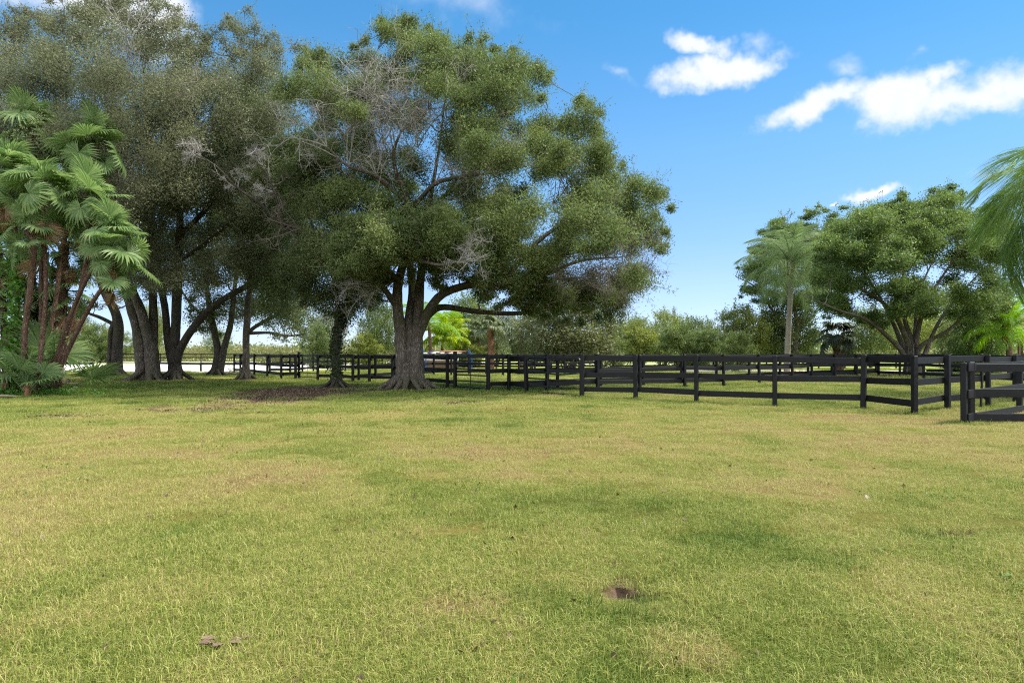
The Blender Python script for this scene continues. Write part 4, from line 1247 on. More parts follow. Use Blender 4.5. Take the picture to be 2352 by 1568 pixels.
def Z5(x, y, d, r): return (1646.4 + .4 * x, 392 + .4 * y, D + d, r)


limbs = [LB((2090, 867, D, .55), (2092, 820, D, .42), Z5(1100, 1000, 0, .3), Z5(1060, 900, -.5, .24), Z5(1000, 800, -1, .2), Z5(870, 700, -1.5, .13), Z5(720, 650, -2, .06)),
         LB((2098, 867, D, .5), (2098, 820, D, .4), Z5(1120, 980, .2, .28), Z5(1080, 850, .3, .2), Z5(1090, 700, .3, .14), Z5(1050, 520, .3, .07), Z5(1040, 350, 0, .03)),
         LB((2106, 867, D, .5), (2106, 820, D, .36), Z5(1150, 950, 0, .26), Z5(1200, 760, -.5, .18), Z5(1300, 600, -1, .11), Z5(1400, 450, -1.5, .05)),
         LB((2104, 830, D, .3), Z5(1180, 1000, -.5, .22), Z5(1350, 900, -1.5, .16), Z5(1500, 730, -2.5, .1), Z5(1620, 650, -3, .05)),
         LB((2084, 830, D, .3), Z5(1040, 1010, -.5, .24), Z5(930, 905, -1.5, .2), Z5(840, 845, -2.5, .15), Z5(700, 800, -3.5, .09), Z5(560, 740, -4, .05), Z5(400, 660, -4, .03)),
         LB((2100, 850, D + .3, .35), Z5(1140, 900, 1.5, .2), Z5(1160, 700, 3, .13), Z5(1250, 500, 4, .06)),
         LB((2095, 850, D + .3, .35), Z5(1000, 850, 2, .18), Z5(850, 600, 4, .1), Z5(650, 450, 4, .05)),
         LB((2110, 850, D + .2, .3), Z5(1280, 860, 1.5, .16), Z5(1450, 650, 3, .09), Z5(1600, 500, 3, .04))]
for k in range(7):                       # hanging aerial roots fused to the trunk
    a = k * .7
    limbs.append([(b + np.array([math.cos(a) * .55, math.sin(a) * .5, -.05]), .13), (b + np.array([math.cos(a) * .42, math.sin(a) * .4, .8]), .1), (b + np.array([math.cos(a) * .35, math.sin(a) * .35, 1.9]), .08)])
poly = [(1880, 560), (1895, 500), (1934, 474), (1990, 466), (2006, 474), (2054, 466), (2070, 442), (2078, 458), (2126, 466), (2138, 438), (2174, 426), (2202, 416), (2206, 446), (2246, 472), (2310, 490), (2335, 560), (2330, 680), (2300, 735),
        (2240, 752), (2196, 735), (2150, 745), (2096, 722), (2046, 748), (2006, 757), (1966, 735), (1906, 740), (1850, 690), (1860, 630)]
cl = fill_crown(poly, D - .3, 6.5, 250, .78, 4, holes(poly, 26, 34, .12) + ((2180, 600, 60, 60, .45), (1960, 660, 70, 30, .5), (2250, 520, 40, 40, .4)), .1)
grow_tree('ficus_tree', 'wide umbrella shaped tree with many fanning limbs behind the paddock', b, limbs, cl, M['ficus'], M['bark'], leaf=(.12, .062), dens=2200, twigs=9, tipspread=.36, sprigs=1, flat=.7, slim=.58)

b = G(1822, 845); D = b[1]
limbs = [LB((1822, 848, D, .36), (1826, 800, D, .28), (1830, 740, D, .22), (1815, 660, D, .15), (1800, 560, D, .07)),
         LB((1828, 770, D, .2), (1860, 690, D, .14), (1880, 600, D, .08), (1890, 520, D, .04)),
         LB((1826, 780, D, .2), (1780, 720, D, .13), (1735, 660, D, .08), (1690, 635, D, .04))]
poly = [(1668, 640), (1698, 632), (1690, 608), (1726, 584), (1718, 552), (1738, 520), (1758, 512), (1786, 494), (1814, 506), (1846, 486), (1882, 470), (1910, 478), (1940, 520), (1950, 640), (1930, 712), (1870, 715), (1806, 715), (1766, 702), (1726, 700), (1702, 688), (1706, 664)]
cl = fill_crown(poly, D, 4.5, 130, 1.0, 4)
grow_tree('tree', 'leafy tree directly behind the slim pale trunked queen palm', b, limbs, cl, M['ficus'], M['bark'], leaf=(.15, .075), dens=1300, twigs=8, tipspread=.32, sprigs=1, flat=.6)

# ------------------------------------------------------------------ fences
def fence(label, pts, height=1.32, rails=(.27, .72, 1.2), side=-1, post_h=None, group='black board fences round the paddocks', tall=(), rail_h=.15, jit=.018, pw=.11, skip=()):
    """pts: ground points of the posts; boards run between them on one face"""
    pts = [np.array([p[0], p[1], 0.]) for p in pts]
    base = pts[0]
    root = empty('board_fence', tuple(base), 0, label, 'fence', group)
    for i, p in enumerate(pts):
        if i in skip: continue
        h = (post_h or height) + (.12 if i in tall else rng.normal() * .012)
        a = pts[min(i + 1, len(pts) - 1)] - pts[max(i - 1, 0)]
        an = math.atan2(a[1], a[0])
        mb = MB()
        Rm = Matrix.Rotation(an, 3, 'Z') @ Matrix.Rotation(rng.normal() * .008, 3, 'X') @ Matrix.Rotation(rng.normal() * .008, 3, 'Y')
        w_ = pw * (.94 + .12 * rng.random())
        mb.box(p - base + [0, 0, h / 2 - .1], (w_, w_, h + .2), Rm, .012)
        mb.build('post', M['black_wood'], root)
    for i in range(len(pts) - 1):
        a, b_ = pts[i] - base, pts[i + 1] - base
        d = b_ - a; ln = np.linalg.norm(d); d /= ln
        nrm = np.array([d[1], -d[0], 0]) * (-side)
        for z in rails:
            z0, z1 = z + rng.normal() * jit, z + rng.normal() * jit
            tl = math.atan2(z1 - z0, ln)
            c = (a + b_) / 2 + nrm * (pw / 2 + .019) + [0, 0, (z0 + z1) / 2]
            mb = MB()
            Rm = Matrix.Rotation(math.atan2(d[1], d[0]), 3, 'Z') @ Matrix.Rotation(-tl, 3, 'Y') @ Matrix.Rotation(rng.normal() * .012, 3, 'X')
            hh = rail_h + rng.normal() * .004
            mb.box(c, (ln - .006, .03, hh), Rm, .004)
            mb.build('rail', M['black_wood'], root)
    return root


def SG(*uv):
    return [G(u * .784, v * .784) for u, v in uv]


def run(a, b_, n):
    a, b_ = np.array(a, float), np.array(b_, float)
    return [a + (b_ - a) * k / n for k in range(n + 1)]


fA = SG((1706, 1164), (1862, 1169), (2040, 1178), (2270, 1189), (2530, 1198), (2679, 1214))
fence('long black board fence from the wide gate to the near right corner', fA, side=1)
c0 = fA[-1]
fence('black board fence running back right from the near corner', SG((2679, 1214), (2776, 1199), (2895, 1190.5)) + [np.array([14.0, 19.0, 0]), np.array([16, 20.5, 0]), np.array([18, 22, 0]), np.array([20, 23.6, 0]), np.array([21.8, 25, 0])], side=1, skip=(0,))
fence('black board fence closing the far right side of the paddock', run((21.8, 25), (21.8, 40.6), 7), side=1, skip=(0, 7))
gp = SG((1541, 1151))[0]
fence('black board fence from the wide gate hinge to the far paddock corner', [gp, *SG((1603, 1147), (1751, 1141.6)), np.array([5.0, 26.7, 0]), *SG((2006, 1133.5), (2120, 1130.5), (2224, 1124), (2321, 1118)), np.array([15.5, 35.3, 0]), np.array([17.6, 37.2, 0]), np.array([19.7, 39, 0]), np.array([21.8, 40.6, 0])], side=1)
g2 = SG((1431, 1146))[0]
fence('black board fence behind the lane, running far right', [g2, *SG((1491, 1143.5)), np.array([1.76, 26.4, 0]), np.array([3.6, 27.7, 0]), *SG((1885, 1129), (1997, 1125), (2099, 1117.5), (2195, 1112)), np.array([14.6, 37.2, 0]), np.array([17, 39.2, 0]), np.array([19.2, 41, 0]), np.array([21.6, 43, 0]), np.array([24, 45, 0])], side=1)
fence('short black fence piece between the two middle gates', [SG((1491, 1143.5))[0], gp], side=1, skip=(0, 1))
fence('black board fence behind the tallest oak trunk', SG((1333, 1138.5), (1310.5, 1138)) + [np.array([-3.9, 28.6, 0])] + SG((1150, 1122.5), (1082, 1120.5), (1034, 1119), (985, 1117), (931, 1114.5)), side=-1, tall=(0,))
fence('black board fence beside the slim trunked oak', SG((876, 1110), (866, 1110.5), (824, 1109), (783, 1105), (745, 1099), (704, 1095.5), (686, 1093)), side=-1, tall=(0,))
fence('weathered black fence line beyond the lane seen behind the oaks', SG((1051, 1115), (1100, 1111), (1156, 1107), (1215, 1104), (1271, 1101), (1322, 1100.5), (1374, 1100), (1424, 1100), (1474, 1099.5), (1520, 1098), (1567, 1097), (1610, 1096.5), (1654, 1096), (1700, 1094), (1745, 1092.5)), side=1)
fence('black cross fence seen through the small left gate', SG((790, 1095), (850, 1093.5), (886, 1092), (918, 1087), (960, 1084.5), (1012, 1083.5), (1066, 1083), (1120, 1083)), side=1)
fence('distant black fence crossing the far paddocks', run((-6, 57), (36, 60), 18), side=1)
fence('black fence at the far edge of the field on the right', run((30, 98), (75, 96), 15), side=1, jit=.005)
fence('three board fence at the far side of the sand arena', run((-78, 100), (-24, 98), 18), side=1, jit=.005, rail_h=.16)
fence('near right black fence end with double gate post', SG((2845, 1239)) + [np.array([11.6, 13.2, 0]), np.array([14.0, 13.0, 0])], side=1, rails=(.10, .575, 1.09), height=1.19, rail_h=.155, pw=.105)
fence('black fence receding behind the double gate post at the right', SG((2824, 1242)) + [np.array([11.75, 15.8, 0]), np.array([14.2, 17.4, 0])], side=-1, rails=(.10, .575, 1.09), height=1.19, rail_h=.155, pw=.105)
lr = fence('low single rail at the near side of the sand arena', [np.array([-45, 51, 0]), np.array([-38, 51, 0]), np.array([-31.2, 50.8, 0])], height=.7, rails=(.62,), side=1, rail_h=.17, group='low rails of the sand arena')
fence('low single rail of the arena between the oak trunks', [np.array([-28.3, 53, 0]), np.array([-23.2, 50.9, 0]), np.array([-19.3, 49.6, 0])], height=.66, rails=(.58,), side=1, rail_h=.17, group='low rails of the sand arena')
mb = MB()
g = G(2877 * .784, 1193 * .784)
mb.box((0, 0, .5), (.035, .035, 1.1), Matrix.Rotation(R(2.5), 3, 'Y'), .005)
mb.box((0, .02, .5), (.05, .006, 1.08), Matrix.Rotation(R(2.5), 3, 'Y'))
o = mb.build('steel_post', M['black_metal'], None, False, tuple(g))
tag(o, 'thin dark steel post leaning beside the fence at the right', 'post')


def tube_gate(label, a, b_, z0, z1, nr=6, bend=0.0, mid=.5):
    a = np.array([a[0], a[1], 0.]); b_ = np.array([b_[0], b_[1], 0.])
    d = b_ - a; ln = np.linalg.norm(d)
    root = empty('tube_gate', tuple(a), math.atan2(d[1], d[0]), label, 'gate', 'black steel tube gates')
    rc = .16; x0, x1 = .09, ln - .09
    pth = []
    for cx_, cz_, a0 in ((x0 + rc, z1 - rc, 180), (x1 - rc, z1 - rc, 90)):
        for k in range(7):
            t_ = R(a0 - 90 * k / 6)
            pth.append([cx_ + rc * math.cos(t_), 0, cz_ + rc * math.sin(t_)])
    pth = np.array([[x0, 0, z0]] + pth + [[x1, 0, z0]])
    mb = MB(); mb.tube(pth, .03, 10)
    fr = mb.build('frame', M['black_metal'], root, True)
    for k in range(nr - 1):
        z = z0 + (z1 - z0) * k / (nr - 1)
        s_ = bend * (.4 + rng.random()) * (0 if k == 0 else 1)
        q = np.array([[x0, 0, z], [x0 + (x1 - x0) * .3, .01, z - s_ * .3], [x0 + (x1 - x0) * .6, .02, z - s_], [x1, 0, z]])
        mb = MB(); mb.tube(q, .026, 8, sub=4); mb.build('rail', M['black_metal'], root, True)
    mb = MB(); xm = x0 + (x1 - x0) * mid
    mb.box((xm, -.026, (z0 + z1) / 2), (.04, .008, z1 - z0 - .01)); mb.build('brace', M['black_metal'], fr)
    mb = MB(); mb.tube(np.array([[x1, 0, z0 + .62 * (z1 - z0)], [x1 + .05, -.03, z0 + .5 * (z1 - z0)], [x1 + .09, 0, z0 + .6 * (z1 - z0)]]), .012, 6, sub=4)
    mb.build('latch_chain', M['black_metal'], fr, True)
    return root


tube_gate('wide black tube gate with bowed bars in the middle of the fence', gp, fA[0], .05, 1.22, 6, .06, .42)
tube_gate('black tube gate just right of the tallest oak', SG((1333, 1138.5))[0], g2, .1, 1.22, 6, .0, .5)
tube_gate('small black tube gate between the slim oak and the ivy oak', SG((876, 1110))[0], SG((931, 1114.5))[0], .14, 1.22, 6, .0, .48)


# ------------------------------------------------------------------ distant trees and shrubs
def blob_clumps(h, w_, n, r, low=.15, peak=1.0):
    out = []
    for _ in range(n * 30):
        if len(out) >= n: break
        z = low + (1 - low) * rng.random()
        k = math.sqrt(max(0, 1 - ((z - (low + .35)) / (1 - low - .30)) ** 2)) if z > low + .35 else .75 + .25 * (z - low) / .35
        rr = w_ / 2 * k * math.sqrt(rng.random()); a = rng.random() * 6.28
        c = np.array([rr * math.cos(a), rr * math.sin(a), z * h * peak])
        q = r * (.7 + .6 * rng.random())
        if all(np.linalg.norm(c - c2) > .5 * (q + r2) for c2, r2 in out): out.append((c, q))
    return out


def stem(*a): return [(np.array(q[:3], float), q[3]) for q in a]


TREE_GROUP = 'trees and shrubs beyond the paddocks'
_protos = {}


def proto(kind):
    if kind in _protos: return None
    h, w_ = 6.0, 6.0
    z0 = stem((0, 0, -.1, .22), (.1, 0, .8, .16), (0, .1, 1.8, .13), (.1, 0, 3, .09), (0, 0, 4.6, .04))
    z1 = stem((.1, 0, -.1, .16), (.5, .2, 1.2, .11), (1.3, .4, 2.4, .07), (1.8, .4, 3.4, .03))
    z2 = stem((-.1, 0, -.1, .16), (-.6, -.2, 1.2, .11), (-1.4, -.3, 2.4, .07), (-1.9, -.4, 3.4, .03))
    if kind == 'round':
        return [z0, z1, z2], blob_clumps(h, w_, 70, .8, .14), dict(leaf=(.2, .1), dens=420, twigs=7, tipspread=.4, sprigs=1)
    if kind == 'airy':
        return [z0, z1, z2], blob_clumps(h, w_, 60, .7, .3), dict(leaf=(.2, .08), dens=330, twigs=7, tipspread=.5, sprigs=2)
    if kind == 'shrub':
        return [stem((0, 0, -.1, .1), (0, .1, .8, .06), (.2, 0, 2, .03)), z1], blob_clumps(h, w_, 80, .8, .02), dict(leaf=(.2, .09), dens=420, twigs=6, tipspread=.30, sprigs=2)
    if kind == 'conifer':
        return [stem((0, 0, -.1, .16), (0, .05, 3, .1), (0, 0, 6, .03))], [(np.array([math.cos(a) * (1 - z) * 1.5 * q, math.sin(a) * (1 - z) * 1.5 * q, 1.2 + z * 4.9]), .38) for z, a, q in zip(np.linspace(0, 1, 34), np.arange(34) * 2.4, .4 + .6 * rng.random(34))], dict(leaf=(.2, .05), dens=520, twigs=6, tipspread=.5)
    if kind == 'low_tree':
        return [z0, z1, z2], blob_clumps(h, w_ * 1.3, 75, .8, .32), dict(leaf=(.2, .1), dens=420, twigs=7, tipspread=.42, sprigs=1)


def far_tree(label, u0, u1, vtop, depth, kind, mat, name=None, bark='bark', vbase=None):
    """a tree whose crown spans u0..u1 with its top at vtop when seen from the gate side"""
    X = ((u0 + u1) / 2 - CX) / F * depth
    W = (u1 - u0) / F * depth
    H = EYE + (HZ - vtop) / F * depth
    nm = name or ('shrub' if kind == 'shrub' else 'tree')
    pr = proto(kind)
    if pr:
        limbs, cl, kw = pr
        o, _ = grow_tree(nm, label, (0, 0), limbs, cl, M[mat], M[bark], TREE_GROUP, 'shrub' if kind == 'shrub' else 'tree', **kw)
        _protos[kind] = o
    else:
        src = _protos[kind]
        o = src.copy(); o.name = nm; COL.objects.link(o)
        for ch in list(src.children):
            c = ch.copy(); COL.objects.link(c); c.parent = o
            c.material_slots[0].link = 'OBJECT'
            c.material_slots[0].material = M[mat] if c.name.startswith('crown') else (M[bark] if c.name.startswith('trunk') else M['twig_brown'])
    tag(o, label, 'shrub' if kind == 'shrub' else 'tree', TREE_GROUP)
    o.location = (X, depth, 0)
    o.rotation_euler = (0, 0, rng.random() * 6.28)
    wk = {'low_tree': 7.6, 'conifer': 3.2}.get(kind, 6.4)
    o.scale = (W / wk * 1.06, W / wk * 1.06, H / 6.5 * 1.1)
    return o


FT = [
    ('airy pale green shrub at the left end of the hedgerow', 1405, 1510, 738, 66, 'airy', 'hedge'),
    ('spiky topped light green tree in the hedgerow', 1478, 1580, 724, 72, 'airy', 'hedge_yellow'),
    ('broad dark hedge tree left of the hedgerow middle', 1500, 1610, 752, 60, 'shrub', 'hedge'),
    ('mid green tree filling the hedgerow between the conifers', 1560, 1650, 740, 68, 'round', 'hedge'),
    ('leafy tree in the hedgerow right behind the wide gate', 1420, 1520, 748, 64, 'round', 'hedge_yellow'),
    ('thin pointed conifer poking above the hedgerow', 1535, 1562, 716, 78, 'conifer', 'oak_grey'),
    ('rounded shrub in the middle of the hedgerow', 1585, 1672, 764, 58, 'shrub', 'hedge'),
    ('grey conifer standing above the hedgerow at its right', 1640, 1684, 722, 74, 'conifer', 'hedge_grey'),
    ('yellow green round tree left of the slim palm', 1648, 1768, 716, 62, 'round', 'hedge_yellow'),
    ('low shrub with sky gaps right of the hedgerow middle', 1655, 1735, 770, 54, 'shrub', 'hedge'),
    ('dark green tree behind the slim palm trunk', 1735, 1880, 696, 64, 'round', 'hedge'),
    ('small tree with fine trunks right of the dark fan palm', 1950, 2050, 722, 62, 'low_tree', 'hedge'),
    ('tree seen between the limbs of the wide tree', 2030, 2150, 715, 70, 'low_tree', 'hedge_yellow'),
    ('dark shrub right of the wide tree trunk', 2160, 2270, 735, 50, 'shrub', 'oak'),
    ('pale trunked tree far behind the wide tree', 2115, 2230, 690, 80, 'low_tree', 'hedge', 'bark_pale'),
    ('bushy small tree with arched twigs left of the shed', 2195, 2310, 700, 46, 'shrub', 'ficus'),
    ('brown tinged tree with pale shining leaves right of the oak', 1200, 1420, 690, 52, 'round', 'buttonwood'),
    ('smaller pale leaved tree beside the sabal palms', 1180, 1262, 722, 56, 'airy', 'buttonwood'),
    ('deep green shrub behind the pale leaved tree', 1370, 1440, 755, 60, 'shrub', 'hedge'),
    ('tall soft green tree behind the bright yellow palm', 1030, 1150, 690, 72, 'round', 'hedge'),
    ('grey green tree left of the sabal trunk', 1080, 1200, 728, 68, 'airy', 'hedge_grey'),
    ('low green bush behind the striped jump', 1040, 1110, 775, 64, 'shrub', 'hedge_yellow'),
    ('tree with thin white trunk left of the tallest oak', 830, 925, 715, 58, 'low_tree', 'hedge', 'bark_pale'),
    ('low bright bush between the ivy oak and the tallest oak', 800, 880, 772, 56, 'shrub', 'hedge_yellow'),
    ('dark bush behind the ivy wrapped oak', 690, 770, 752, 60, 'shrub', 'hedge'),
    ('feathery tree behind the small left gate', 715, 800, 722, 66, 'airy', 'hedge_grey'),
    ('thick dark bush beyond the arena at the left', 183, 268, 752, 96, 'shrub', 'hedge'),
    ('bare looking bush right of the thick dark bush', 225, 315, 766, 104, 'airy', 'hedge'),
    ('tree beyond the arena seen between grove trunks', 318, 376, 716, 98, 'low_tree', 'hedge_yellow'),
    ('small lone tree on the weedy bank', 468, 530, 762, 104, 'airy', 'hedge'),
    ('tree beyond the arena close to the palm clump', 150, 212, 738, 100, 'low_tree', 'hedge'),
]
for r_ in FT:
    far_tree(r_[0], *r_[1:5], r_[5], r_[6], bark=r_[7] if len(r_) > 7 else 'bark')

# fan palms further off
SAB = [fan_mesh('sabal_frond', M['sabal'], 1.1, 1.2, 26, 120, .2, .5), fan_mesh('sabal_frond', M['sabal'], 1.2, 1.15, 26, 125, .1, .7)]
DRK = [fan_mesh('dark_frond', M['fan_dark'], 1.0, 1.1, 24, 130, .2, .5)]


def sabal(label, u, vtop, depth, n, rad, meshes, trunk='palm_trunk', scale=1.0, dead_n=3, elev=(84, -50), boots=40):
    x = (u - CX) / F * depth; h = EYE + (HZ - vtop) / F * depth
    root = empty('cabbage_palm', (x, depth, 0), 0, label, 'palm', 'fan leaved palms beyond the paddocks')
    palm_stem(root, np.array([[0, 0, -.1], [.03, 0, h * .4], [-.02, 0, h * .8], [0, 0, h]]), np.array([rad * 1.1, rad, rad, rad * 1.15]), M[trunk], boots, .22)
    fan_crown(root, (0, 0, h), n, elev, scale, meshes, dead_n)


M['sabal_trunk'] = bark_mat('orange_palm_trunk', (.12, .06, .035), (.27, .14, .085), (.4, .24, .16), 12, .4, .8)
sabal('fan palm with thick orange brown trunk right of the bright yellow palm', 1127, 754, 56, 15, .25, SAB, 'sabal_trunk', .85, 0, (86, -8))
sabal('fan palm with thin trunk left of the thick orange trunk', 1100, 762, 64, 11, .13, SAB, 'palm_trunk', .75, 0, (86, -5), boots=0)
sabal('fan palm with dead yellow fronds beside the pale leaved tree', 1196, 768, 60, 16, .2, SAB, 'palm_trunk', 1.0, 9)
sabal('dark shaggy fan palm right of the slim pale palm', 1925, 772, 48, 18, .36, DRK, 'palm_trunk', .95, 2, (80, -28), 160)
sabal('short fan palm with grey fronds behind the small gate', 748, 795, 62, 10, .15, SAB, 'palm_trunk', .8, 1)

YB = [feather_mesh('yellow_frond', M['bright'], 2.3, .1, 1.2, 40, .6, .07, .6), feather_mesh('yellow_frond', M['bright'], 2.0, .1, 1.0, 40, .55, .07, .6)]
feather_palm('bright yellow green clustering palm behind the striped jump', [P(1015, 850, 62), P(1016, 800, 62), P(1018, 776, 62)], [.14, .12, .1], M['bright'], YB, 26, 2.3, (86, -12), 'palm_trunk', False, group='feather palms by the jumps')
feather_palm('second yellow palm of the bright cluster, higher and behind', [P(1028, 845, 64), P(1032, 780, 64), P(1034, 752, 64)], [.13, .11, .09], M['bright'], YB, 20, 2.3, (86, 0), 'palm_trunk', False, group='feather palms by the jumps')
feather_palm('green feather palm with reddish stems right of the oak trunk', [P(990, 850, 60), P(988, 780, 60), P(984, 742, 60)], [.18, .15, .12], M['queen_young'], QY, 18, 2.4, (84, -10), 'palm_trunk', False, group='feather palms by the jumps')


# tall weeds on the far bank
def weeds(name, label, x0, x1, y0, y1, n, h0, h1):
    x = x0 + (x1 - x0) * rng.random(n); y = y0 + (y1 - y0) * rng.random(n)
    h = (h0 + (h1 - h0) * fbm(N2, x * .12, y * .12, 4)) * (.6 + .5 * rng.random(n))
    z = h * np.sqrt(rng.random(n))
    V, q = leaf_quads(np.c_[x, y, z], .5, .13, np.array([0, 0, 1.2]), .1)
    o = link(name, mesh_data(name, V, [q], M['weed'], False, {'rnd': np.clip(.2 + .5 * z / h1 + rng.normal(size=n) * .2, 0, 1)}))
    tag(o, label, 'weeds', kind='stuff')


weeds('tall_weeds', 'long bank of tall yellow green weeds beyond the sand arena', -95, -22, 110, 122, 30000, 1.2, 3.2)
weeds('tall_weeds', 'strip of tall weeds beyond the small left gate', -30, -8, 78, 86, 12000, 1.0, 2.6)
weeds('tall_weeds', 'band of tall weeds at the far end of the fields on the right', 8, 95, 105, 116, 30000, 1.0, 2.4)

# distant wood that closes the horizon
c, tn = [], []
for k in range(240):
    a = R(-44 + 88 * (k + rng.random()) / 240); d = 230 + 60 * rng.random()
    hh = (3.0 + 4.5 * rng.random()) * (1 if a > -.3 else .62); n = 260
    q = rng.normal(size=(n, 3)) * np.array([3.2, 2.2, hh * .28]) + np.array([math.sin(a) * d, math.cos(a) * d, hh * .45])
    c.append(q[q[:, 2] > 0]); tn.append(np.clip(rng.normal(.4, .2, len(c[-1])), 0, 1))
c = np.concatenate(c)
V, q = leaf_quads(c, .95, .6, None, .5)
o = link('distant_wood', mesh_data('distant_wood', V, [q], M['hedge'], False, {'rnd': np.concatenate(tn)}))
tag(o, 'far line of low woodland on the horizon', 'woodland', kind='stuff')

# ------------------------------------------------------------------ small things
def at_ground(u, v): return tuple(G(u, v))


g = G(190, 884)
mb = MB(); mb.box((0, 0, .06), (1.3, .16, .045), Matrix.Rotation(R(-6), 3, 'Z') @ Matrix.Rotation(R(2.5), 3, 'Y'), .006)
o = mb.build('plank', M['raw_wood'], None, False, tuple(g)); tag(o, 'weathered plank lying on the grass right of the palm clump', 'plank')
g = G(146, 882)
mb = MB(); mb.tube(np.array([[-.3, .1, .13], [0, 0, .135], [.22, -.06, .13]]), np.array([.13, .135, .13]), 12, .04)
o = mb.build('log', M['raw_wood'], None, True, tuple(g)); tag(o, 'short cut log at the end of the plank by the palms', 'log')
g = G(12, 913)
mb = MB(); mb.tube(np.array([[-.9, 0, .04], [-.3, .03, .06], [.3, 0, .05], [.55, .04, .03]]), np.array([.035, .035, .028, .015]), 7, .1, sub=3)
o = mb.build('fallen_branch', M['stick'], None, True, tuple(g)); tag(o, 'pale fallen branch on the grass at the left edge', 'branch')
g = G(527, 860)
mb = MB()
for k in range(7):
    spray(mb, np.array([rng.normal() * .3, rng.normal() * .2, .05]), np.array([rng.normal(), rng.normal(), .35]), .9, .02, 1)
o = mb.build('brush_heap', M['twig'], None, False, tuple(g)); tag(o, 'small heap of grey cut branches behind the slim oak', 'brush heap')

# dry leaf spray in the foreground
root = empty('dead_leaf', at_ground(512, 1478), 0, 'dry brown leaf spray lying in the front lawn', 'dead leaf')
for k, (ax, ay, an, l) in enumerate(((-.035, .012, 168, .085), (-.03, -.012, 206, .075), (0, -.02, 262, .06), (.03, -.012, 342, .075), (.03, .016, 14, .09))):
    n = 9
    t_ = np.linspace(0, 1, n); w_ = .021 * np.sin(np.pi * (.03 + .95 * t_)) ** .9
    curl = .004 + .008 * rng.random()
    rows = []
    for q_, ww in zip(t_, w_):
        z_ = .016 + .006 * q_ + rng.normal() * .0015
        rows += [[q_ * l, -ww, z_ + curl * ww / .021 * .7], [q_ * l, 0, z_], [q_ * l + rng.normal() * .002, ww, z_ + curl * ww / .021 * (.3 + .5 * rng.random())]]
    V = np.array(rows) @ np.array(Matrix.Rotation(R(an), 3, 'Z')).T + [ax, ay, 0]
    q = []
    for i in range(n - 1):
        for jx in range(2):
            a = i * 3 + jx; q.append([a, a + 1, a + 4, a + 3])
    mb = MB(); mb.add(V, q); mb.build('leaflet', M['dead_leaf'], root, True)
# horse jumps behind the oak
JD = 56.0


def jump_stand(label, u):
    x = (u - 1500) / 2000 * JD
    root = empty('jump_stand', (x, JD, 0), 0, label, 'jump stand', 'blue jump stands behind the oak')
    mb = MB(); mb.box((0, 0, .82), (.12, .1, 1.64), None, .01); mb.box((.22, 0, .7), (.08, .08, 1.4), None, .01); up = mb.build('upright', M['blue_paint'], root)
    mb = MB(); mb.box((.1, 0, .05), (.7, .09, .1), None, .01); mb.box((0, -.12, .05), (.1, .5, .09), None, .01); mb.build('foot', M['blue_paint'], root)
    mb = MB(); mb.box((.11, 0, 1.28), (.12, .06, .07)); mb.box((.11, 0, .4), (.12, .06, .07)); mb.build('cup_board', M['blue_paint'], up)


jump_stand('blue jump stand just right of the oak trunk', 1240)
jump_stand('blue jump stand beside the orange trunked palm', 1375)


def jump_pole(label, u0, u1, z, dy, mats, nb, tilt=0.0):
    x0, x1 = ((u - 1500) / 2000 * JD for u in (u0, u1))
    root = empty('jump_pole', (x0, JD + dy, z), 0, label, 'jump pole', 'poles of the horse jumps')
    for k in range(nb):
        a, b2 = (x1 - x0) * k / nb, (x1 - x0) * (k + 1) / nb
        mb = MB(); mb.tube(np.array([[a, 0, tilt * a], [b2, 0, tilt * b2]]), .055, 10)
        mb.build('band', M[mats[k % len(mats)]], root, True)


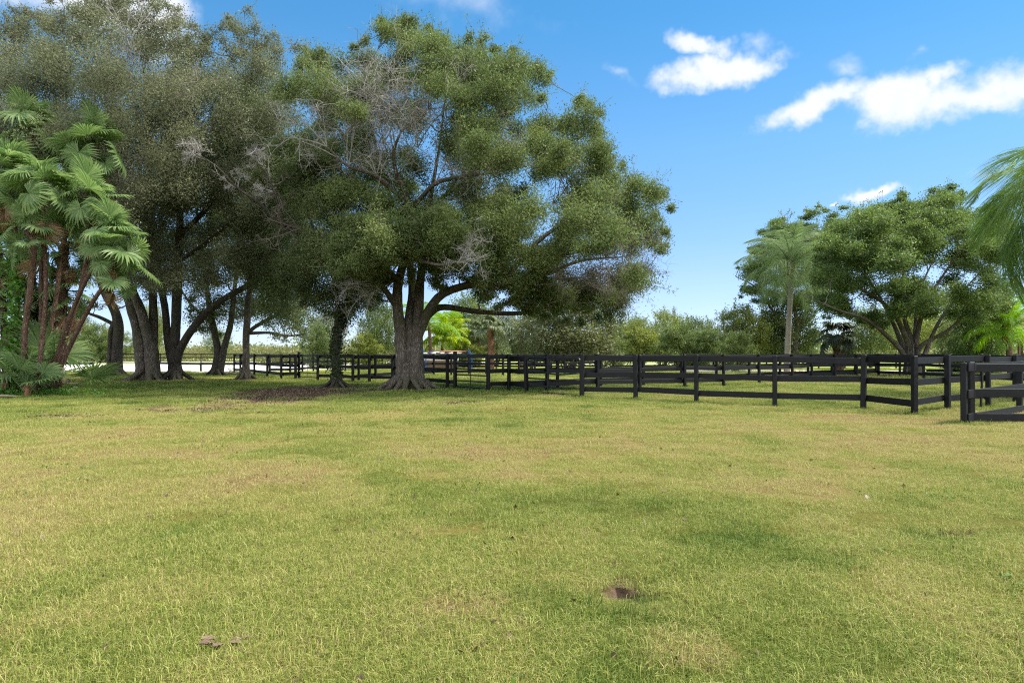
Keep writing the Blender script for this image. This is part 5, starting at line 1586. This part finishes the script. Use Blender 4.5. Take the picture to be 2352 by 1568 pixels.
jump_pole('white and navy striped jump pole on the blue stands', 1240, 1352, 1.36, -.12, ('white_paint', 'navy_paint'), 9)
jump_pole('second striped pole lying behind the front one', 1252, 1372, 1.42, .05, ('navy_paint', 'white_paint', 'white_paint'), 7)
jump_pole('orange jump pole on top of the stack', 1290, 1366, 1.52, 0, ('orange_paint',), 1)
jump_pole('red jump pole set low between the stands', 1342, 1420, .5, -.5, ('red_paint',), 1)
x = (1290 - 1500) / 2000 * JD
mb = MB(); mb.box((0, 0, .85), (3.0, .05, .22), None, .008)
o = mb.build('jump_plank', M['white_paint'], None, False, (x, JD + .25, 0)); tag(o, 'white board panel under the striped jump poles', 'plank')
mb = MB(); mb.box((0, 0, .4), (2.9, .3, .78), None, .03)
o = mb.build('mounting_block', M['shed_wood'], None, False, (x, JD + .25, -.02)); tag(o, 'low brown wooden base below the white jump panel', 'mounting block')

# timber edging by the road
x0 = (2708 - 1500) / 2000 * 50.5
mb = MB(); mb.box((1.2, 0, .09), (2.4, .18, .18), None, .015)
o = mb.build('timber_edging', M['black_wood'], None, False, (x0, 50.2, 0)); tag(o, 'dark timber beam lying beside the pale road', 'timber')

# shed at the right edge
sx_, sy_ = (2336 - CX) / F * 47, 47.0
root = empty('open_shed', (sx_, sy_, 0), 0, 'brown open sided shed at the right edge', 'shed')
mb = MB(); mb.box((3.0, 1.8, 2.44), (6.4, 4.2, .62), None, .02); mb.build('fascia', M['shed_wood'], root)
mb = MB()
mb.add(np.array([[-.5, -.6, 2.76], [6.5, -.6, 2.76], [6.5, 1.8, 4.0], [-.5, 1.8, 4.0], [6.5, 4.2, 2.76], [-.5, 4.2, 2.76], [-.5, -.6, 2.83], [6.5, -.6, 2.83], [6.5, 1.8, 4.08], [-.5, 1.8, 4.08], [6.5, 4.2, 2.83], [-.5, 4.2, 2.83]]),
       [[0, 1, 2, 3], [3, 2, 4, 5], [6, 9, 8, 7], [9, 11, 10, 8], [0, 6, 7, 1], [5, 4, 10, 11], [0, 3, 9, 6], [3, 5, 11, 9], [1, 7, 8, 2], [2, 8, 10, 4]])
mb.build('roof', M['shed_wood'], root)
for px in (.15, 3, 5.9):
    for py in (0, 3.6):
        mb = MB(); mb.box((px, py, 1.05), (.14, .14, 2.16), None, .01); mb.build('post', M['shed_wood'], root)
